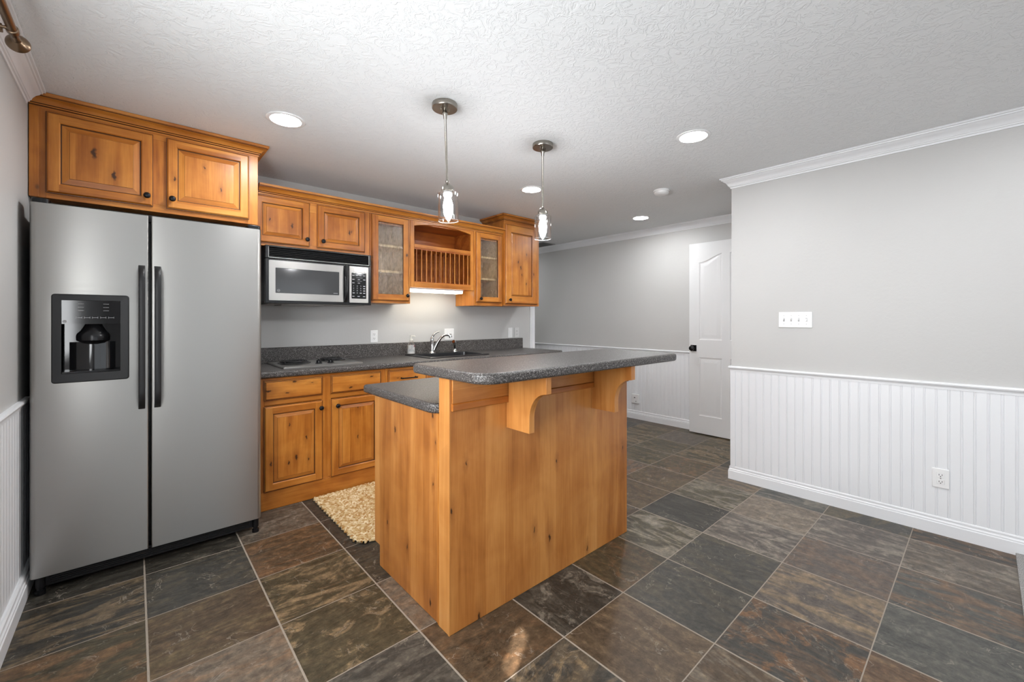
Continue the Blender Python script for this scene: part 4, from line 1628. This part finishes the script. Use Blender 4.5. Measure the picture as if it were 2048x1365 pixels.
def island():
    t = thing('kitchen_island', 'two-level knotty wood kitchen island with curved corbels on slate floor', 'island', (1.52, -1.0, 0))
    tone = dict(tint=(0.98, 0.99, 1.42), plank=.11, contrast=.75)
    side_w = wood('honey_alder_side_board', 'z', at=[(None, y + 1.0, z, r_) for y, z, r_ in ((-.860, .728, .012), (-.780, .256, .008), (-.982, .214, .010), (-1.185, .058, .012), (-1.205, .567, .006), (-1.225, .743, .006), (-1.204, .855, .010))], **tone)
    front_w = wood('honey_alder_front_board', 'z', at=[(x - 1.52, None, z, r_) for x, z, r_ in ((1.521, .555, .007), (1.469, .193, .013), (1.366, .266, .009), (1.761, .035, .009), (.900, .493, .010), (.973, .668, .006), (2.094, .508, .008), (1.04, .012, .012))], **tone)
    body = [(-1.2605, .001), (-.690, .001), (-.690, .105), (-.630, .105), (-.630, .867), (-1.2605, .867)]
    MB().prism(body, 'x', IX0, IX1).build('base_cabinet', side_w, t, smooth=0, bevel=.0015)
    MB().box(IX0, IX1, -1.337, -1.2615, .001, 1.024).build('raised_panel_wall', front_w, t, smooth=0, bevel=.0015)
    e = MB().box(IX0 - .004, IX0 - .0003, -1.3375, -1.2600, .001, 1.024).box(IX0 - .0055, IX0 - .004, -1.3378, -1.3270, .001, 1.024)
    e.build('corner_post', M['isl_z'], t, smooth=0)
    MB().box(IX0 - .0030, IX0 - .0003, -1.2598, -1.2490, .001, .866).build('post_trim', M['wood_z'], t, smooth=0)
    MB().box(IX0 + .006, IX1 - .004, -1.3455, -1.3372, .922, 1.024).build('apron', M['isl_x'], t, bevel=.001)
    MB().prism([(-1.3372, .892), (-1.348, .892), (-1.351, .896), (-1.351, .918), (-1.346, .9215), (-1.3372, .9215)], 'x', IX0 + .004, IX1 - .002).build('apron_strip', M['strip'], t, smooth=20)
    prof = [(-1.3374, 1.0235), (-1.3374, .778), (-1.482, .778), (-1.482, .838)]
    for k in range(1, 17):
        a = R(90 * k / 16)
        prof.append((-1.580 + .098 * math.cos(a), .838 + .116 * math.sin(a)))
    prof.append((-1.580, 1.0235))
    # small relief where the corbel meets the apron boards
    for xa, xb in ((1.191, 1.222), (1.801, 1.835)):
        pr = [(-1.3515, 1.0235), (-1.3515, .892), (-1.3374, .892)] + prof[1:]
        MB().prism(pr, 'x', xa, xb).build('corbel', M['isl_z'], t, smooth=30, bevel=.0015)
    # doors on the cooking side
    w = (IX1 - IX0) / 3
    for k in range(3):
        a, b = IX0 + k * w + .02, IX0 + (k + 1) * w - .02
        door(t, a, b, .125, .845, -.629, .048, .030, b - .024, .79, sgn=1)


island()


def slab(mb, x0, x1, y0, y1, z0, z1, rad, r=.013):
    prev = None
    lv = []
    for k in range(6):
        a = R(90 * k / 5)
        lv.append((r - r * math.sin(a), z0 + r - r * math.cos(a)))
    lv = [(i, z) for i, z in lv]
    up = [(i, z0 + z1 - z) for i, z in lv][::-1]
    loops = lv + up
    base = rrect(x0, x1, y0, y1, rad, 10)
    n = len(base)
    allv = []
    for i, z in loops:
        rr = [max(.0, q - i) for q in rad]
        p = rrect(x0 + i, x1 - i, y0 + i, y1 - i, [max(q - i, .001) for q in rad], 10)
        allv.append([(x, y, z) for x, y in p])
    for a, b in zip(allv, allv[1:]):
        mb.add(a + b, [(k, (k + 1) % n, n + (k + 1) % n, n + k) for k in range(n)])
    mb.add(allv[0], [tuple(range(n))])
    mb.add(allv[-1], [tuple(range(n))])


mb = MB()
slab(mb, .858, 2.262, -1.602, -1.088, 1.0245, 1.066, [.03, .03, .085, .06])
o = mb.build('bar_countertop', M['counter'], loc=(1.56, -1.34, 1.0245), smooth=35)
tag(o, 'dark speckled raised bar top with rounded corners on the island', 'countertop')
mb = MB()
slab(mb, .868, 2.160, -1.2590, -.545, .868, .911, [.015, .015, .055, .03])
o = mb.build('island_countertop', M['counter'], loc=(1.51, -.9, .868), smooth=35)
tag(o, 'lower dark speckled counter on the cooking side of the island', 'countertop')


# ------------------------------------------------------------------ woven jute rug
def rug():
    x0, x1, y0, y1 = .884, 2.35, -.445, .378
    st = .0065
    nx, ny = int((x1 - x0) / st), int((y1 - y0) / st)
    random.seed(9)
    vs, fs, idx = [], [], {}
    rc = .06
    for i in range(nx + 1):
        for j in range(ny + 1):
            x, y = x0 + i * st, y0 + j * st
            # rounded front corner
            dx, dy = max(0, x0 + rc - x), max(0, y0 + rc - y)
            if math.hypot(dx, dy) > rc:
                continue
            edge = min(x - x0, x1 - x, y - y0, y1 - y)
            if math.hypot(dx, dy) > 0 and dx > 0 and dy > 0:
                edge = rc - math.hypot(dx, dy)
            zig = abs(((x * 6.0) % 2) - 1) * .12
            row = math.sin((y + zig) * 2 * math.pi / .026)
            bead = math.sin((x + .5 * round((y + zig) / .026) * .02) * 2 * math.pi / .024)
            h = .013 + .0052 * row * (0.62 + .38 * bead) + random.uniform(-.0010, .0010)
            if edge < .03:
                h = .015 + .003 * math.sin((x + y) * 2 * math.pi / .03)
            if edge < st * .8:
                h = .004
            wob = .004 * math.sin(y * 140) if x - x0 < st * 1.5 else 0
            idx[(i, j)] = len(vs)
            vs.append((x + wob + random.uniform(-.0006, .0006), y + (.004 * math.sin(x * 140) if edge < st * 1.5 else 0), h))
    for i in range(nx):
        for j in range(ny):
            q = [(i, j), (i + 1, j), (i + 1, j + 1), (i, j + 1)]
            if all(k in idx for k in q):
                fs.append(tuple(idx[k] for k in q))
    o = MB().add(vs, fs).build('rug', M['rug'], loc=(1.6, -.03, 0), smooth=60)
    s = o.modifiers.new('thickness', 'SOLIDIFY')
    s.thickness = .003
    s.offset = -1
    tag(o, 'chunky woven tan jute rug on the floor between island and base cabinets', 'rug')


rug()


# ------------------------------------------------------------------ pendants
def pendant(x, y, label, tilt=0.0):
    t = thing('pendant_light', label, 'light', (x, y, CEIL), 'glass pendants above the island')
    c0 = (x, y, CEIL)
    MB().lathe([(.064, -.0005), (.0655, -.004), (.0655, -.024), (.063, -.027), (0, -.028)], c0, 'z', 36).build('canopy', M['nickel'], t, smooth=40)
    parts = []
    st = MB().lathe([(.011, -.028), (.011, -.040), (.014, -.044), (.014, -.054), (.010, -.060), (.009, -.075), (.0065, -.078), (.0060, -.390), (.009, -.392), (.009, -.402), (.0075, -.404)], c0, 'z', 18)
    for s in (-1, 1):
        st.lathe([(.0035, -.028), (.0035, -.036), (0, -.037)], (x + s * .022, y, CEIL), 'z', 10)
    parts.append(st.build('rod', M['nickel'], t, smooth=40))
    parts.append(MB().lathe([(.0075, -.404), (.018, -.412), (.028, -.424), (.031, -.430), (.031, -.446), (.027, -.447), (.027, -.452), (0, -.452)], c0, 'z', 28).build('socket_cup', M['nickel'], t, smooth=40))
    g = [(.022, -.4525), (.048, -.4545), (.0525, -.459), (.0525, -.600), (.0505, -.600), (.0505, -.461), (.046, -.457), (.022, -.455)]
    parts.append(MB().lathe(g, c0, 'z', 40).build('glass_shade', M['glass'], t, smooth=40))
    rim = MB().tube([(x + .0515 * math.cos(a), y + .0515 * math.sin(a), CEIL - .6005) for a in [2 * math.pi * k / 48 for k in range(48)]], .0010, 6, closed=True)
    parts.append(rim.build('glass_rim', plain('ground_glass_rim', (.45, .45, .46), .15), t, smooth=60))
    parts.append(MB().lathe([(.020, -.4535), (.024, -.460), (.023, -.470), (.014, -.480)], c0, 'z', 24).build('lamp_collar', M['plastic_w'], t, smooth=50))
    parts.append(MB().lathe([(.014, -.4805), (.018, -.490), (.0235, -.510), (.0255, -.525), (.0235, -.540), (.016, -.560), (.007, -.578), (0, -.586)], c0, 'z', 24).build('bulb', M['bulb'], t, smooth=60))
    for p in parts:
        p.rotation_euler = (0, tilt, 0)
    return t


pendant(1.156, -.893, 'glass cylinder pendant light nearer the refrigerator, left of the pair', R(-2.2))
pendant(1.890, -.884, 'glass cylinder pendant light nearer the hall, right of the pair', 0.0)


# ------------------------------------------------------------------ ceiling fittings
def can_light(x, y, label):
    t = thing('recessed_light', label, 'light', (x, y, CEIL), 'recessed ceiling lights')
    MB().lathe([(.076, -.002), (.078, -.006), (.092, -.007), (.097, -.004), (.098, -.0005), (.074, -.0005)], (x, y, CEIL), 'z', 40).build('trim_ring', M['plastic_w'], t, smooth=40)
    MB().lathe([(.0735, -.0008), (.0735, -.0035), (0, -.0045)], (x, y, CEIL), 'z', 40).build('lens', M['can_lens'], t, smooth=40)


can_light(.590, -.160, 'round recessed ceiling light beside the cabinet above the refrigerator')
can_light(2.490, -1.570, 'round recessed ceiling light nearest the right wall')
can_light(2.490, -.170, 'round recessed ceiling light just behind the right pendant rod')
can_light(4.085, -.245, 'round recessed ceiling light in the hall, in front of the white door')

# unseen fittings added to lift the light in the near room and deep hall
can_light(2.490, -2.980, 'unseen recessed ceiling light over the carpet edge, added to brighten the room')
can_light(4.130, 2.760, 'unseen recessed ceiling light at the far hall end, added to brighten the hall')

sd = thing('smoke_detector', 'round white smoke detector on the ceiling near the right wall corner', 'smoke detector', (3.343, -.895, CEIL))
MB().lathe([(.066, -.0005), (.067, -.010), (.064, -.014)], (3.343, -.895, CEIL), 'z', 32).build('base', M['plastic_w'], sd, smooth=40)
MB().lathe([(.060, -.0142), (.060, -.026), (.052, -.036), (.030, -.041), (0, -.042)], (3.343, -.895, CEIL), 'z', 32).build('cover', M['plastic_w'], sd, smooth=40)

vr = thing('air_register', 'grey ceiling air register in the hall beside the crown molding', 'vent', (4.455, 1.62, CEIL))
mb = MB()
rx0, rx1, ry0, ry1 = 4.325, 4.590, 1.470, 1.900
mb.box(rx0, rx1, ry0, ry0 + .022, CEIL - .006, CEIL - .0005).box(rx0, rx1, ry1 - .022, ry1, CEIL - .006, CEIL - .0005)
mb.box(rx0, rx0 + .022, ry0, ry1, CEIL - .006, CEIL - .0005).box(rx1 - .022, rx1, ry0, ry1, CEIL - .006, CEIL - .0005)
mb.build('frame', plain('grey_register', (.32, .32, .32), .5), vr, smooth=0)
MB().box(rx0 + .022, rx1 - .022, ry0 + .022, ry1 - .022, CEIL - .0015, CEIL - .0006).build('backing', M['slot'], vr, smooth=0)
mb = MB()
for k in range(9):
    x = rx0 + .034 + k * .0245
    mb.prism([(x, CEIL - .002), (x + .002, CEIL - .002), (x + .012, CEIL - .009), (x + .010, CEIL - .009)], 'y', ry0 + .022, ry1 - .022)
mb.build('louvre', plain('grey_louvre', (.12, .12, .12), .5), vr, smooth=0)


# ------------------------------------------------------------------ wall plates
def plate(name, label, cat, face, sgn, axis, c, z, w, h, style, mat=None, th=.006):
    """c: centre along the wall; the plate stands out of the wall by sgn along axis"""
    def P(u, d, zz):
        return (face + sgn * d, c + u, zz) if axis == 'x' else (c + u, face + sgn * d, zz)

    def bx(mb, u0, u1, d0, d1, z0, z1):
        a, b = P(u0, d0, z0), P(u1, d1, z1)
        mb.box(min(a[0], b[0]), max(a[0], b[0]), min(a[1], b[1]), max(a[1], b[1]), min(a[2], b[2]), max(a[2], b[2]))
    t = thing(name, label, cat, P(0, 0, z))
    mb = MB()
    bx(mb, -w / 2, w / 2, .0003, th, z - h / 2, z + h / 2)
    mb.build('cover_plate', mat or M['plastic_w'], t, bevel=.003, smooth=40)
    if style == 'duplex' or style == 'gfci':
        for s in (-1, 1):
            mb = MB()
            bx(mb, -.0165, .0165, th, th + .002, z + s * .0195 - .0145, z + s * .0195 + .0145)
            r = mb.build('receptacle', mat or M['plastic_w'], t, bevel=.003)
            mb = MB()
            zc = z + s * .0195
            bx(mb, -.0075, -.0050, th + .002, th + .0024, zc - .003, zc + .006)
            bx(mb, .0050, .0075, th + .002, th + .0024, zc - .003, zc + .006)
            bx(mb, -.0022, .0022, th + .002, th + .0024, zc - .010, zc - .0055)
            mb.build('slot', M['slot'], r, smooth=0)
        if style == 'duplex':
            mb = MB()
            bx(mb, -.0025, .0025, th, th + .0015, z - .0025, z + .0025)
            mb.build('screw', M['nickel'], t, smooth=0)
    if style.startswith('toggle'):
        k = int(style[6:])
        for i in range(k):
            u = (i - (k - 1) / 2) * .046
            mb = MB()
            bx(mb, u - .005, u + .005, th - .001, th + .001, z - .012, z + .012)
            mb.build('switch_slot', plain('switch_slot', (.45, .45, .45), .5), t, smooth=0)
            mb = MB()
            s = 1 if i % 4 else -1
            a = [P(u - .004, th + .001, z - .006), P(u + .004, th + .001, z - .006), P(u + .004, th + .001, z + .006), P(u - .004, th + .001, z + .006)]
            b = [P(u - .0035, th + .012, z + s * .006 - .003), P(u + .0035, th + .012, z + s * .006 - .003), P(u + .0035, th + .012, z + s * .006 + .003), P(u - .0035, th + .012, z + s * .006 + .003)]
            mb.add(a + b, [(0, 1, 5, 4), (1, 2, 6, 5), (2, 3, 7, 6), (3, 0, 4, 7), (4, 5, 6, 7), (0, 1, 2, 3)])
            mb.build('toggle', mat or M['plastic_w'], t, smooth=0)
            mb = MB()
            for dz in (-.030, .030):
                bx(mb, u - .002, u + .002, th, th + .001, z + dz - .002, z + dz + .002)
            mb.build('screw', M['letter'], t, smooth=0)
    if style == 'rocker':
        mb = MB()
        bx(mb, -.017, .017, th, th + .003, z - .033, z + .033)
        mb.build('rocker', mat or M['plastic_w'], t, bevel=.002)
    if style == 'jack':
        mb = MB()
        bx(mb, -.002, .016, th, th + .001, z + .010, z + .021)
        bx(mb, -.016, -.008, th, th + .002, z - .034, z - .024)
        mb.build('jack', M['slot'], t, smooth=0)
    return t


plate('light_switch', 'white four-toggle switch plate on the grey right wall', 'switch', XR, -1, 'x', -1.846, 1.254, .206, .112, 'toggle4')
plate('electrical_outlet', 'white outlet low on the beadboard of the right wall', 'outlet', XR - .0062, -1, 'x', -2.576, .329, .072, .112, 'duplex')
plate('electrical_outlet', 'white outlet on the kitchen wall above backsplash, near the cooktop', 'outlet', YK, -1, 'y', 1.600, 1.102, .070, .112, 'gfci')
plate('light_switch', 'white double switch plate on the kitchen wall behind the faucet', 'switch', YK, -1, 'y', 2.415, 1.102, .116, .116, 'toggle2')
plate('light_switch', 'white narrow switch plate above backsplash under the tall cabinet', 'switch', YK, -1, 'y', 3.266, 1.100, .066, .116, 'rocker')
plate('electrical_outlet', 'pale outlet plate nearest the end of the kitchen wall', 'outlet', YK, -1, 'y', 3.370, 1.100, .072, .116, 'gfci', mat=plain('pale_grey_plate', (.62, .62, .61), .4))
plate('wall_jack', 'white jack box low on the hall beadboard behind the island', 'outlet', XH - .0062, -1, 'x', .192, .254, .100, .115, 'jack', th=.022)

# ------------------------------------------------------------------ curtain rod near the camera
cr = thing('curtain_rod', 'antique bronze curtain rod end with flared finial below the left crown molding', 'curtain rod', (-.335, -1.7, 2.20))
RX, RZ = -.335, 2.205
FY = -.548
MB().tube([(RX, -2.90, RZ), (RX, FY - .070, RZ)], .0125, 18).build('rod', M['bronze'], cr, smooth=60)
MB().lathe([(.0125, -.092), (.0155, -.090), (.0160, -.072), (.0145, -.068), (.0105, -.062), (.0095, -.040), (.0100, -.026), (.0125, -.022), (.0125, -.017), (.0105, -.015), (.018, -.008), (.026, .002), (.030, .010), (.0305, .013), (.029, .016), (.014, .021), (0, .022)],
           (RX, FY, RZ), 'y', 36).build('finial', M['bronze'], cr, smooth=50)
MB().tube([(XL + .001, FY - .115, RZ - .02), (XL + .03, FY - .115, RZ - .018), (RX - .008, FY - .112, RZ - .012)], .005, 10).lathe([(.020, 0), (.020, .006), (0, .007)], (XL + .0005, FY - .115, RZ - .02), 'x', 16).tube([(RX - .020, FY - .112, RZ - .004), (RX - .020, FY - .112, RZ - .030)], [.003, .006], 8).build('bracket', M['bronze'], cr, smooth=50)
